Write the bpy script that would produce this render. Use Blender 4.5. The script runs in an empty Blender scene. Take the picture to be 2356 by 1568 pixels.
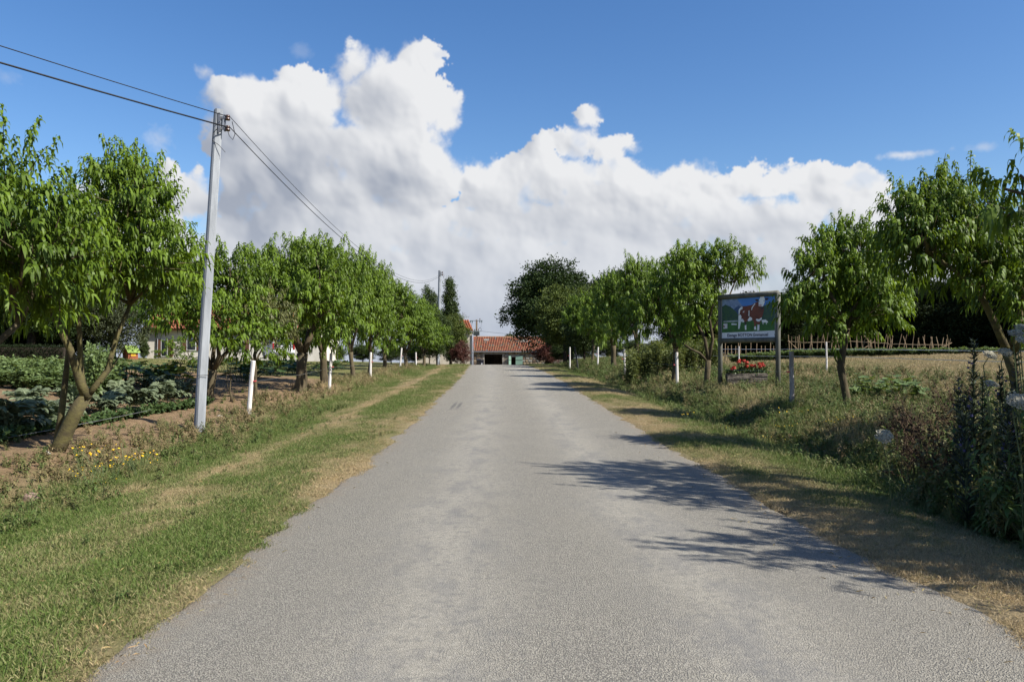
import bpy, bmesh, math, random
import numpy as np
from mathutils import Vector, Matrix

random.seed(7)
RNG = np.random.default_rng(11)
SC = bpy.context.scene
COL = SC.collection
R = math.radians

# ------------------------------------------------------------------ camera
CAM_H = 1.6
FPX, CX, HY = 1805.0, 1178.0, 816.0          # focal length, centre and horizon in photo units (2356 wide)
cam_d = bpy.data.cameras.new('camera')
cam = bpy.data.objects.new('camera', cam_d)
COL.objects.link(cam)
cam.location = (0, 0, CAM_H)
cam.rotation_euler = (R(90), 0, 0)
cam_d.sensor_width = 36
cam_d.lens = FPX / 2356 * 36
cam_d.shift_y = (HY - 784) / 2356
cam_d.clip_start = 0.05
cam_d.clip_end = 3000
SC.camera = cam

# ------------------------------------------------------------------ sun, sky, exposure
SUN_EL = R(42)
sv = Vector((0.906 * math.cos(SUN_EL), -0.423 * math.cos(SUN_EL), math.sin(SUN_EL)))
sun_d = bpy.data.lights.new('sun', 'SUN')
sun_d.energy = 5.0
sun_d.angle = R(0.5)
sun_d.color = (1.0, 0.955, 0.87)
sun = bpy.data.objects.new('sun', sun_d)
COL.objects.link(sun)
sun.rotation_euler = sv.to_track_quat('Z', 'Y').to_euler()
sun.location = sv * 60

SC.view_settings.view_transform = 'Standard'
SC.view_settings.look = 'None'
SC.view_settings.exposure = 0.78
SC.view_settings.gamma = 1
SC.view_settings.use_curve_mapping = False
SC.cycles.max_bounces = 6
SC.cycles.diffuse_bounces = 3
SC.cycles.transmission_bounces = 3
SC.cycles.transparent_max_bounces = 4
SC.cycles.caustics_reflective = False
SC.cycles.caustics_refractive = False
SC.cycles.use_denoising = True


class NT:
    """small helper to write node trees"""
    def __init__(self, tree):
        self.t = tree
        self.n = tree.nodes
        self.l = tree.links

    def node(self, typ, **kw):
        n = self.n.new(typ)
        for k, v in kw.items():
            setattr(n, k, v)
        return n

    def put(self, sock, v):
        if v is None:
            return
        if isinstance(v, bpy.types.NodeSocket):
            self.l.new(v, sock)
        else:
            sock.default_value = v

    def math(self, op, a, b=None, c=None, clamp=False):
        n = self.node('ShaderNodeMath', operation=op, use_clamp=clamp)
        for i, v in enumerate((a, b, c)):
            self.put(n.inputs[i], v)
        return n.outputs[0]

    def vmath(self, op, a, b=None, out=0):
        n = self.node('ShaderNodeVectorMath', operation=op)
        self.put(n.inputs[0], a)
        if b is not None:
            if op == 'SCALE':
                self.put(n.inputs['Scale'], b)
            else:
                self.put(n.inputs[1], b)
        return n.outputs[out]

    def noise(self, vec, scale, detail=4, rough=0.55, out='Fac', lac=2.0, dist=0.0):
        n = self.node('ShaderNodeTexNoise')
        self.put(n.inputs['Vector'], vec)
        n.inputs['Scale'].default_value = scale
        n.inputs['Detail'].default_value = detail
        n.inputs['Roughness'].default_value = rough
        n.inputs['Lacunarity'].default_value = lac
        n.inputs['Distortion'].default_value = dist
        return n.outputs[out]

    def smooth(self, v, a, b, lo=0.0, hi=1.0):
        n = self.node('ShaderNodeMapRange', interpolation_type='SMOOTHSTEP')
        self.put(n.inputs[0], v)
        for i, x in enumerate((a, b, lo, hi)):
            self.put(n.inputs[1 + i], x)
        return n.outputs[0]

    def lin(self, v, a, b, lo=0.0, hi=1.0):
        n = self.node('ShaderNodeMapRange')
        self.put(n.inputs[0], v)
        for i, x in enumerate((a, b, lo, hi)):
            self.put(n.inputs[1 + i], x)
        return n.outputs[0]

    def mix(self, f, a, b, blend='MIX'):
        n = self.node('ShaderNodeMix', data_type='RGBA', blend_type=blend)
        self.put(n.inputs[0], f)
        for i, v in ((6, a), (7, b)):
            if isinstance(v, tuple) and len(v) == 3:
                v = v + (1,)
            self.put(n.inputs[i], v)
        return n.outputs[2]

    def comb(self, x, y, z=0.0):
        n = self.node('ShaderNodeCombineXYZ')
        for i, v in enumerate((x, y, z)):
            self.put(n.inputs[i], v)
        return n.outputs[0]

    def sep(self, v):
        n = self.node('ShaderNodeSeparateXYZ')
        self.put(n.inputs[0], v)
        return n.outputs


def make_clouds(W=1500, H=620, seed=5):
    """Cumulus field as an RGBA array over azimuth -48..48 deg and elevation -3.2..36 deg, lit from the sun's side."""
    rg = np.random.default_rng(seed)
    az0, az1, el0, el1 = R(-48), R(48), R(-3.2), R(36.0)
    k = W / (az1 - az0)                                   # texels per radian

    def tx(px, py):
        a = math.atan((px - CX) / FPX)
        e = math.atan((HY - py) / math.hypot(FPX, px - CX))
        return (a - az0) * k, (e - el0) / (el1 - el0) * H

    def blur(a, s):
        fy = np.fft.fftfreq(a.shape[0])[:, None]
        fx = np.fft.rfftfreq(a.shape[1])[None, :]
        return np.fft.irfft2(np.fft.rfft2(a) * np.exp(-2 * (math.pi * s) ** 2 * (fx ** 2 + fy ** 2)), s=a.shape)

    def fbm(p=1.9, lo=2.0, hi=400.0):
        fy = np.fft.fftfreq(H)[:, None] * H
        fx = np.fft.rfftfreq(W)[None, :] * H
        f = np.sqrt(fx ** 2 + fy ** 2)
        amp = np.where((f >= lo) & (f < hi), np.maximum(f, 1e-6) ** (-p), 0)
        n = np.fft.irfft2(amp * np.exp(2j * math.pi * rg.random(amp.shape)), s=(H, W))
        return n / n.std()

    cells = [(1000, 760, 1000, 190), (1230, 520, 260, 80), (1750, 500, 300, 70), (2250, 640, 160, 120), (1900, 640, 420, 160), (200, 700, 420, 130), (780, 560, 330, 120), (545, 238, 92, 66), (640, 300, 180, 105), (680, 205, 66, 46), (808, 160, 52, 56), (965, 145, 58, 56),
             (760, 215, 60, 50), (900, 235, 140, 110), (1000, 250, 66, 85), (800, 390, 280, 130), (585, 430, 105, 130),
             (950, 400, 120, 110), (1352, 270, 44, 36), (1325, 325, 70, 46), (1390, 345, 50, 40), (1440, 333, 28, 28),
             (1245, 345, 44, 42), (1300, 425, 240, 80), (1150, 440, 130, 70), (1560, 420, 120, 54), (1505, 440, 100, 58), (1440, 430, 90, 70), (1750, 425, 180, 62),
             (1920, 430, 140, 60), (1650, 520, 340, 100), (2030, 520, 150, 95), (2290, 560, 130, 80), (425, 450, 80, 66), (330, 480, 110, 60),
             (240, 470, 90, 50), (300, 580, 240, 90), (120, 620, 220, 100), (700, 640, 480, 110), (1200, 640, 480, 130),
             (1700, 660, 480, 110), (2250, 720, 300, 100), (150, 760, 330, 90), (700, 780, 400, 80), (1200, 790, 480, 80), (1700, 790, 480, 80)]
    yy, xx = np.mgrid[0:H, 0:W].astype(np.float32)
    top = np.full((H, W), -1e3, np.float32)               # cloud surface towards the eye
    cov = np.full((H, W), -40.0, np.float32)              # signed distance, inside positive

    def ball(x, y, z, r):
        x0, x1 = max(0, int(x - r - 14)), min(W, int(x + r + 15))
        y0, y1 = max(0, int(y - r - 14)), min(H, int(y + r + 15))
        if x0 >= x1 or y0 >= y1:
            return
        d2 = (xx[y0:y1, x0:x1] - x) ** 2 + (yy[y0:y1, x0:x1] - y) ** 2
        np.maximum(top[y0:y1, x0:x1], np.where(d2 < r * r, z + np.sqrt(np.maximum(r * r - d2, 0)), -1e3), out=top[y0:y1, x0:x1])
        np.maximum(cov[y0:y1, x0:x1], r - np.sqrt(d2), out=cov[y0:y1, x0:x1])

    def puff(x, y, z, r, lev):
        ball(x, y, z, r)
        if lev == 0 or r < 2.2:
            return
        for _ in range(7 if lev > 1 else 6):
            a = rg.uniform(-0.35, math.pi + 0.35)
            b = rg.uniform(-0.2, 1.0)
            ca = math.sqrt(max(0, 1 - b * b)) if b > 0 else 1.0
            rr = r * rg.uniform(0.26, 0.48)
            puff(x + math.cos(a) * r * 0.86 * ca, y + math.sin(a) * r * 0.86 * ca, z + max(b, 0) * r * 0.86, rr, lev - 1)

    for (cx, cy, rx, ry) in cells:
        x, y = tx(cx, cy)
        x2, y2 = tx(cx + rx, cy - ry)
        ax, ay = abs(x2 - x), abs(y2 - y)
        m = min(ax, ay)
        d = np.sqrt(((xx - x) / ax) ** 2 + ((yy - y) / ay) ** 2)
        np.maximum(cov, (0.93 - d) * m, out=cov)
        np.maximum(top, np.where(d < 1, m * 0.75 * np.sqrt(np.maximum(1 - d * d, 0)) - 0.2 * m, -1e3), out=top)
        n = max(5, int(5.0 * ax * ay / (m * m)))
        for _ in range(n):
            a, q = rg.uniform(0, 2 * math.pi), math.sqrt(rg.uniform(0.25, 1))
            r = m * rg.uniform(0.38, 0.62)
            puff(x + math.cos(a) * q * (ax - r * 0.8), y + math.sin(a) * q * (ay - r * 0.8), rg.uniform(-0.5, 0.1) * m, r, 2 if m > 18 else 1)

    # swirl the outline a little
    u, v = fbm(1.6, 6, 260) * 2.6, fbm(1.6, 6, 260) * 2.6
    ix = np.clip(xx + u, 0, W - 1).astype(int)
    iy = np.clip(yy + v, 0, H - 1).astype(int)
    top, cov = top[iy, ix], cov[iy, ix]
    er = fbm(1.45, 8, 300)
    edge = cov + er * 1.6
    wisp = np.clip(blur(fbm(1.7, 3, 30), 2) * 0.5 + 0.5, 0, 1)
    soft = 2.0 + 16.0 * wisp ** 1.5
    al = np.clip((edge + 1.2) / soft, 0, 1)
    al = al * al * (3 - 2 * al)
    # thin veils
    for (cx, cy, rx, ry, s) in ((2085, 357, 85, 20, .75), (2260, 340, 34, 16, .35), (365, 322, 46, 32, .36), (690, 118, 30, 16, .14), (10, 178, 30, 16, .2), (470, 165, 22, 22, .6)):
        x, y = tx(cx, cy)
        x2, y2 = tx(cx + rx, cy - ry)
        d = np.sqrt(((xx - x) / (x2 - x)) ** 2 + ((yy - y) / (y2 - y)) ** 2)
        al = np.maximum(al, np.clip(1.0 - d + er * 0.22, 0, 1) * s)
    # relief and shade
    base = np.where(top < -500, np.nan, top)
    fill = np.nan_to_num(base, nan=-20.0)
    hgt = 0.26 * blur(fill, 2.4) + 0.70 * blur(fill, 6) + 0.9 * blur(fill, 16) + blur(fbm(2.1, 5, 120), 1.5) * 2.2
    gy, gx = np.gradient(hgt)
    nz = 1.0 / np.sqrt(1 + (gx * 0.75) ** 2 + (gy * 0.75) ** 2)
    lam = (-gx * 0.75 * 0.70 - gy * 0.75 * 0.60 + 0.42) * nz
    lit = np.clip(0.33 + 0.70 * lam, 0, 1)
    # thickness between a point and the sun, read along the sky
    dens = blur(al, 3)
    thick = np.zeros_like(dens)
    for s in range(1, 13):
        dx, dy = int(s * 5.0), int(s * 6.5)
        thick[:H - dy, :W - dx] += dens[dy:, dx:]
    thick = blur(thick, 11)
    sh = np.exp(-np.clip(thick - 3.2, 0, 99) * 0.075)
    mid = blur(fbm(2.2, 4, 70), 2.5)
    tone = lit * (0.42 + 0.58 * sh) + 0.10 * mid * (1 - 0.6 * sh) + 0.02
    for (cx, cy, rx, ry, s) in ((735, 385, 150, 62, .30), (640, 470, 150, 70, .16), (560, 540, 120, 60, .12), (1130, 700, 220, 90, .16), (1000, 560, 120, 60, .10), (1750, 540, 260, 50, .10)):
        x, y = tx(cx, cy)
        x2, y2 = tx(cx + rx, cy - ry)
        d = np.sqrt(((xx - x) / (x2 - x)) ** 2 + ((yy - y) / (y2 - y)) ** 2) + mid * 0.22
        tone = tone - s * np.clip(1.25 - d, 0, 1)
    tone = np.clip(tone, 0, 1)
    elv = el0 + (yy + 0.5) / H * (el1 - el0)
    t = np.clip(tone * 1.32, 0, 1)[..., None]
    grey, white = np.array([.42, .465, .56]), np.array([.97, .98, 1.0])
    rgb = grey * (1 - t) + white * t
    low = np.clip(1 - elv / R(11), 0, 1)[..., None] * 0.72
    rgb = rgb * (1 - low) + np.array([.56, .63, .76]) * low
    # bright gaps of sky seen through the thin parts
    hole = np.clip((blur(fbm(1.8, 4, 120), 1.0) - 1.25) * 1.2, 0, 1) * np.clip((elv - R(2)) / R(4), 0, 1)
    al = al * (1 - 0.22 * hole)
    al = np.maximum(al, np.clip((R(3.2) - elv + er * R(0.25)) / R(1.2), 0, 1))
    al *= np.clip((R(35) - elv) / R(3), 0, 1) * np.clip(np.minimum(xx, W - xx) / (W * 0.03), 0, 1)
    return np.concatenate([rgb, al[..., None]], 2).astype(np.float32), (az0, az1, el0, el1)


def build_world():
    w = bpy.data.worlds.new('World')
    SC.world = w
    w.use_nodes = True
    t = NT(w.node_tree)
    t.n.clear()
    out = t.node('ShaderNodeOutputWorld')
    bg = t.node('ShaderNodeBackground')
    bg.inputs['Strength'].default_value = 0.08
    t.l.new(bg.outputs[0], out.inputs[0])

    dirv = t.node('ShaderNodeTexCoord').outputs['Generated']
    x, y, z = t.sep(dirv)
    zc = t.math('MAXIMUM', z, 0.004)
    sky = t.node('ShaderNodeTexSky', sky_type='NISHITA')
    sky.sun_disc = False
    sky.sun_elevation = SUN_EL
    sky.sun_rotation = math.atan2(sv.x, sv.y)
    sky.altitude = 0
    sky.air_density = 1.0
    sky.dust_density = 0.6
    sky.ozone_density = 2.0
    t.l.new(t.comb(x, y, zc), sky.inputs[0])
    hs = t.node('ShaderNodeHueSaturation')
    hs.inputs['Saturation'].default_value = 1.28
    hs.inputs['Hue'].default_value = 0.507
    hs.inputs['Value'].default_value = SKY_VALUE
    t.l.new(sky.outputs[0], hs.inputs['Color'])
    skyc = hs.outputs[0]

    px, (az0, az1, el0, el1) = make_clouds()
    img = bpy.data.images.new('cloud_map', px.shape[1], px.shape[0], alpha=True, float_buffer=True, is_data=True)
    img.pixels.foreach_set(px.ravel())
    img.pack()
    az = t.math('ARCTAN2', x, y)
    el = t.math('ARCTAN2', z, t.math('SQRT', t.math('ADD', t.math('MULTIPLY', x, x), t.math('MULTIPLY', y, y))))
    uv = t.comb(t.lin(az, az0, az1), t.lin(el, el0, el1))
    for nd in t.n:
        if nd.type == 'MAP_RANGE':
            nd.clamp = False
    im = t.node('ShaderNodeTexImage', image=img, extension='CLIP', interpolation='Cubic')
    t.l.new(uv, im.inputs[0])
    # fair weather cumulus over the rest of the sky
    fb = t.noise(dirv, 3.4, 4, 0.55)
    wide = t.smooth(t.math('ABSOLUTE', az), az1 * 0.9, az1 * 1.1)
    band = t.smooth(el, 0.1, 0.75, 1.0, 0.0)
    fa = t.math('MULTIPLY', t.smooth(t.math('ADD', fb, t.math('MULTIPLY', band, 0.16)), 0.60, 0.72), wide)
    col = t.mix(fa, skyc, (CL * .50, CL * .54, CL * .62))
    col = t.mix(im.outputs['Alpha'], col, t.vmath('SCALE', im.outputs['Color'], CL))
    t.l.new(col, bg.inputs['Color'])


SKY_VALUE = 1.14
CL = 6.3
build_world()

# ------------------------------------------------------------------ helpers
def tag(o, label=None, cat=None, group=None, kind=None):
    for k, v in (('label', label), ('category', cat), ('group', group), ('kind', kind)):
        if v is not None:
            o[k] = v
    return o


def empty(name, loc, rz=0.0, label=None, cat=None, group=None):
    o = bpy.data.objects.new(name, None)
    o.empty_display_size = 0.2
    o.location = loc
    o.rotation_euler = (0, 0, rz)
    COL.objects.link(o)
    return tag(o, label, cat, group)


def link(name, me, parent=None, loc=None, rz=None):
    o = bpy.data.objects.new(name, me)
    COL.objects.link(o)
    if parent is not None:
        o.parent = parent
    if loc is not None:
        o.location = loc
    if rz is not None:
        o.rotation_euler = (0, 0, rz)
    return o


def copy_tree(o, parent=None):
    c = o.copy()
    COL.objects.link(c)
    if parent is not None:
        c.parent = parent
    for ch in o.children:
        copy_tree(ch, c)
    return c


def np_mesh(name, V, loops, sizes, mats, mi=None, attrs=None, smooth=False, cols=None):
    me = bpy.data.meshes.new(name)
    V = np.asarray(V, np.float32)
    loops = np.asarray(loops, np.int32).ravel()
    sizes = np.asarray(sizes, np.int32)
    me.vertices.add(len(V))
    me.vertices.foreach_set('co', V.ravel())
    me.loops.add(len(loops))
    me.loops.foreach_set('vertex_index', loops)
    me.polygons.add(len(sizes))
    st = np.zeros(len(sizes), np.int32)
    st[1:] = np.cumsum(sizes)[:-1]
    me.polygons.foreach_set('loop_start', st)
    me.polygons.foreach_set('loop_total', sizes)
    for m in (mats if isinstance(mats, (list, tuple)) else [mats]):
        me.materials.append(m)
    if mi is not None:
        me.polygons.foreach_set('material_index', np.asarray(mi, np.int32))
    me.polygons.foreach_set('use_smooth', np.full(len(sizes), smooth, bool))
    for k, a in (attrs or {}).items():
        at = me.attributes.new(k, 'FLOAT', 'POINT')
        at.data.foreach_set('value', np.asarray(a, np.float32))
    me.update()
    me.validate()
    return me


class MB:
    """collects boxes, tubes and sheets; build() links them as ONE mesh object"""
    def __init__(self):
        self.V, self.F, self.M = [], [], []
        self.m = 0

    def add(self, vs, fs):
        b = len(self.V)
        self.V += [tuple(v) for v in vs]
        self.F += [tuple(b + i for i in f) for f in fs]
        self.M += [self.m] * len(fs)
        return self

    def box(self, c, s, rot=None, taper=1.0, bev=0.0):
        hx, hy, hz = s[0] / 2, s[1] / 2, s[2] / 2
        if bev > 0:
            b = min(bev, hx * .9, hy * .9, hz * .9)
            bm = bmesh.new()
            bmesh.ops.create_cube(bm, size=1)
            for v in bm.verts:
                v.co = Vector((v.co.x * s[0], v.co.y * s[1], v.co.z * s[2]))
            bmesh.ops.bevel(bm, geom=list(bm.edges), offset=b, segments=1, affect='EDGES')
            bm.verts.index_update()
            vs = [v.co.copy() for v in bm.verts]
            fs = [[v.index for v in f.verts] for f in bm.faces]
            bm.free()
        else:
            vs = [Vector((x * hx * (taper if z > 0 else 1), y * hy * (taper if z > 0 else 1), z * hz)) for x in (-1, 1) for y in (-1, 1) for z in (-1, 1)]
            fs = [(0, 1, 3, 2), (4, 6, 7, 5), (0, 4, 5, 1), (2, 3, 7, 6), (0, 2, 6, 4), (1, 5, 7, 3)]
        M = rot if rot is not None else Matrix.Identity(3)
        c = Vector(c)
        return self.add([c + M @ v for v in vs], fs)

    def tube(self, pts, rad, n=8, cap=True, wob=0.0):
        P = [Vector(p) for p in pts]
        if not isinstance(rad, (list, tuple)):
            rad = [rad] * len(P)
        ref = Vector((0.31, 0.95, 0.07))
        vs = []
        for i, p in enumerate(P):
            d = (P[min(i + 1, len(P) - 1)] - P[max(i - 1, 0)])
            d = d.normalized() if d.length > 1e-9 else Vector((0, 0, 1))
            u = d.cross(ref)
            if u.length < 0.05:
                u = d.cross(Vector((1, 0, 0)))
            u.normalize()
            v = d.cross(u)
            for k in range(n):
                a = 2 * math.pi * k / n
                r = rad[i] * (1 + (random.uniform(-wob, wob) if wob else 0))
                vs.append(p + (u * math.cos(a) + v * math.sin(a)) * r)
        fs = []
        for i in range(len(P) - 1):
            for k in range(n):
                a, b = i * n + k, i * n + (k + 1) % n
                fs.append((a, b, b + n, a + n))
        if cap:
            fs.append(tuple(range(n))[::-1])
            fs.append(tuple((len(P) - 1) * n + k for k in range(n)))
        return self.add(vs, fs)

    def poly(self, pts, d=None):
        """flat polygon, or a slab when d (offset vector) is given"""
        n = len(pts)
        if d is None:
            return self.add(pts, [tuple(range(n))])
        d = Vector(d)
        P = [Vector(p) for p in pts]
        return self.add(P + [p + d for p in P], [tuple(range(n)), tuple(range(2 * n - 1, n - 1, -1))] + [(i, i + n, (i + 1) % n + n, (i + 1) % n) for i in range(n)])

    def lathe(self, prof, c=(0, 0, 0), n=12):
        vs = []
        for (r, z) in prof:
            for k in range(n):
                a = 2 * math.pi * k / n
                vs.append((c[0] + r * math.cos(a), c[1] + r * math.sin(a), c[2] + z))
        fs = []
        for i in range(len(prof) - 1):
            for k in range(n):
                a, b = i * n + k, i * n + (k + 1) % n
                fs.append((a, b, b + n, a + n))
        fs.append(tuple(range(n))[::-1])
        fs.append(tuple((len(prof) - 1) * n + k for k in range(n)))
        return self.add(vs, fs)

    def mesh(self, name, mats, smooth=False, fix=True):
        me = bpy.data.meshes.new(name)
        me.from_pydata(self.V, [], self.F)
        for m in (mats if isinstance(mats, (list, tuple)) else [mats]):
            me.materials.append(m)
        me.polygons.foreach_set('material_index', self.M)
        if fix:
            bm = bmesh.new()
            bm.from_mesh(me)
            bmesh.ops.recalc_face_normals(bm, faces=bm.faces)
            bm.to_mesh(me)
            bm.free()
        me.polygons.foreach_set('use_smooth', [smooth] * len(me.polygons))
        me.update()
        return me

    def build(self, name, mats, parent=None, smooth=False, loc=None, rz=None):
        return link(name, self.mesh(name, mats, smooth), parent, loc, rz)


# ------------------------------------------------------------------ materials
def mat(name, c1, c2=None, rough=0.8, scale=6.0, spec=0.3, bump=0.0, bscale=None, detail=5, metal=0.0, coords='Object', stretch=(1, 1, 1), contrast=(0.35, 0.65)):
    m = bpy.data.materials.new(name)
    m.use_nodes = True
    t = NT(m.node_tree)
    p = t.n['Principled BSDF']
    p.inputs['Roughness'].default_value = rough
    p.inputs['Specular IOR Level'].default_value = spec
    p.inputs['Metallic'].default_value = metal
    if c2 is None:
        c2 = tuple(x * 0.82 for x in c1)
    co = t.node('ShaderNodeTexCoord').outputs[coords]
    co = t.vmath('MULTIPLY', co, stretch)
    f = t.smooth(t.noise(co, scale, detail, 0.6), contrast[0], contrast[1])
    t.l.new(t.mix(f, c1, c2), p.inputs['Base Color'])
    if bump:
        b = t.node('ShaderNodeBump')
        b.inputs['Strength'].default_value = 1.0
        b.inputs['Distance'].default_value = bump
        t.l.new(t.noise(co, bscale or scale * 3, 4, 0.6), b.inputs['Height'])
        t.l.new(b.outputs[0], p.inputs['Normal'])
    return m


def leaf_mat(name, dark, light, trans=0.3, rough=0.45, spec=0.4, tint=None, vary=0.25):
    """leaf: tone from the per-leaf attribute 'v', a little from each object; lets light through"""
    m = bpy.data.materials.new(name)
    m.use_nodes = True
    t = NT(m.node_tree)
    p = t.n['Principled BSDF']
    out = t.n['Material Output']
    a = t.node('ShaderNodeAttribute', attribute_name='v').outputs['Fac']
    oi = t.node('ShaderNodeObjectInfo').outputs['Random']
    pos = t.node('ShaderNodeNewGeometry').outputs['Position']
    n = t.noise(pos, 1.6, 2, 0.5)
    f = t.math('ADD', t.math('MULTIPLY', a, 0.75), t.math('MULTIPLY', n, vary))
    f = t.math('ADD', f, t.math('MULTIPLY', t.math('SUBTRACT', oi, 0.5), 0.12), clamp=True)
    c = t.mix(f, dark, light)
    t.l.new(c, p.inputs['Base Color'])
    p.inputs['Roughness'].default_value = rough
    p.inputs['Specular IOR Level'].default_value = spec
    tr = t.node('ShaderNodeBsdfTranslucent')
    t.l.new(t.mix(1.0, c, tint or (1.25, 1.15, 0.5), 'MULTIPLY'), tr.inputs[0])
    mx = t.node('ShaderNodeMixShader')
    mx.inputs[0].default_value = trans
    t.l.new(p.outputs[0], mx.inputs[1])
    t.l.new(tr.outputs[0], mx.inputs[2])
    t.l.new(mx.outputs[0], out.inputs['Surface'])
    return m


# ------------------------------------------------------------------ ground form
def _profile(pts, lo=-40, hi=460, step=0.5, win=17):
    x = np.arange(lo, hi, step)
    y = np.interp(x, [p[0] for p in pts], [p[1] for p in pts])
    k = np.hanning(win)
    k /= k.sum()
    yp = np.pad(y, win // 2, mode='edge')
    return x, np.convolve(yp, k, 'valid')


_zx, _zy = _profile([(-40, 0), (12, 0), (15.5, .01), (23.6, .17), (32, .32), (40, .45), (60, .70), (66, .745), (70, .73), (82, .50), (100, .0), (118, -.55), (150, -.8), (200, -2), (460, -16)])


def z_road(Y):
    return np.interp(Y, _zx, _zy)


def x_bend(Y):
    t = np.clip((np.asarray(Y, float) - 15) / 52, 0, 1.25)
    return -0.0105 * np.asarray(Y, float) - 0.93 * t ** 2.4


def x_left(Y):
    return -2.10 + x_bend(Y)


def x_right(Y):
    Y = np.asarray(Y, float)
    return 2.90 + 0.16 * np.clip((7.5 - Y) / 4, 0, 1.5) + x_bend(Y)


def _sm(v, a, b):
    t = np.clip((v - a) / (b - a), 0, 1)
    return t * t * (3 - 2 * t)


def _wave(X, Y):
    return 0.5 * np.sin(X * 1.3 + Y * 0.7) + 0.3 * np.sin(X * 2.9 - Y * 1.9 + 1) + 0.2 * np.sin(X * 0.6 + Y * 2.6 + 2)


_LAT = RNG.random((256, 256))


def vnoise(x, y, s=1.0, oct=3, seed=0):
    x = np.asarray(x, float) * s + seed * 17.3
    y = np.asarray(y, float) * s + seed * 9.1
    out, amp, tot = 0, 1.0, 0
    for _ in range(oct):
        xi, yi = np.floor(x).astype(int), np.floor(y).astype(int)
        fx, fy = x - xi, y - yi
        fx, fy = fx * fx * (3 - 2 * fx), fy * fy * (3 - 2 * fy)
        g = lambda i, j: _LAT[(xi + i) & 255, (yi + j) & 255]
        out = out + amp * ((g(0, 0) * (1 - fx) + g(1, 0) * fx) * (1 - fy) + (g(0, 1) * (1 - fx) + g(1, 1) * fx) * fy)
        tot += amp
        amp *= 0.5
        x, y = x * 2.03, y * 2.03
    return out / tot


def ground(X, Y):
    X = np.asarray(X, float)
    Y = np.asarray(Y, float)
    zr = z_road(Y)
    a = x_left(Y) - X
    b = X - x_right(Y)
    zl = np.interp(a, [0, .6, 1.6, 2.6, 3.3, 4.0, 4.8, 6, 9, 40, 90], [0, .005, -.06, -.16, -.17, -.03, .07, .08, .11, .70, .9])
    zg = np.interp(b, [0, .9, 1.7, 2.4, 2.9, 3.5, 4.2, 5, 6.5, 14, 24, 40, 90], [0, .0, -.10, -.34, -.40, -.06, .20, .27, .36, .76, 1.22, 1.5, 1.6])
    near = 1 - _sm(Y, 58, 74)
    z = zr + np.where(a > 0, zl, 0) * np.where(a < 5, 0.35 + 0.65 * near, 1) + np.where(b > 0, zg, 0) * np.where(b < 5, 0.25 + 0.75 * near, 1)
    off = np.maximum(np.maximum(a, b), 0)
    z = z + _wave(X, Y) * 0.025 * _sm(off, 0.2, 2.0)
    # the hill falls away behind the meadow and the hedge
    z = z + np.where(a > 4, _sm(a, 4, 12) * (np.clip(z_road(74) - zr, 0, 1.6) * 0.9 - _sm(Y, 84, 200) * 1.5), 0)
    z = z + np.where(b > 5, _sm(b, 5, 14) * np.clip(z_road(74) - zr, 0, 1.4) * 0.8, 0)
    inside = np.minimum(-a, -b) + (vnoise(X, Y, 1.5, 4, 61) - 0.5) * 0.42 - 0.02 + (vnoise(X, Y, 0.35, 2, 62) - 0.5) * 0.2
    z = z - 0.06 * _sm(inside, -0.05, 0.10)
    return z


def gz(X, Y):
    return float(ground(X, Y))


def at(px, d):
    """ground point under image column px at distance d along the road"""
    X = (px - CX) * d / FPX
    return Vector((X, d, gz(X, d)))


def hit(px, py, d0=2.5, d1=140):
    """where the sight line through a photo point meets the ground"""
    ds = np.arange(d0, d1, 0.05)
    X = (px - CX) / FPX * ds
    Z = CAM_H - (py - HY) / FPX * ds
    s = Z - ground(X, ds)
    i = np.argmax(s < 0)
    if s[i] >= 0:
        i = len(ds) - 1
    return Vector((X[i], ds[i], gz(X[i], ds[i])))


def zat(py, d):
    return CAM_H - (py - HY) / FPX * d

# ------------------------------------------------------------------ value noise for masks and scatter
def dryness(X, Y):
    """0 lush green .. 1 straw"""
    a = x_left(Y) - X
    b = X - x_right(Y)
    n = vnoise(X, Y * 0.3, 0.9, 4, 1) - 0.5
    m = vnoise(X, Y * 0.55, 3.2, 3, 2) - 0.5
    L = np.interp(a, [0, .35, .9, 1.5, 2.0, 2.35, 2.9, 3.6, 4.2, 5, 8], [.74, .50, .30, .34, .78, .42, .06, .10, .40, .55, .3])
    Rr = np.interp(b, [0, .4, 1.2, 1.7, 2.2, 3.0, 3.8, 4.6, 6.5, 8], [.78, .66, .58, .36, .1, .03, .30, .36, .34, .8])
    L = L + np.exp(-((a - 2.05) / .3) ** 2) * (vnoise(X, Y, .5, 2, 9) - .5) * 1.1
    d = np.where(a > 0, L, np.where(b > 0, Rr, 0.9))
    return np.clip(d - 0.07 + n * 1.5 + m * 1.0, 0, 1)


def soilness(X, Y):
    a = x_left(Y) - X
    n = (vnoise(X, Y, 1.1, 4, 5) - 0.5)
    far = 36 + np.clip(a - 6, 0, 30) * 0.15
    s = _sm(a + n * 1.6, 3.7, 4.7) * (1 - _sm(a + n, 19, 20.5)) * (1 - _sm(Y + n * 3, far - 1, far + 1))
    thin = _sm(a, 3.2, 4.2) * (1 - _sm(a, 5.0, 5.6)) * (1 - _sm(Y, 50, 60)) * _sm(n, -.1, .2)
    return np.maximum(s, thin * 0.8)


def stubble(X, Y):
    b = X - x_right(Y)
    n = (vnoise(X, Y, 0.5, 3, 8) - 0.5)
    return _sm(b + n * 2.5, 7.0, 9.0) * (1 - _sm(b, 60, 70))


def meadow(X, Y):
    a = x_left(Y) - X
    return _sm(a, 5, 7)


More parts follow.
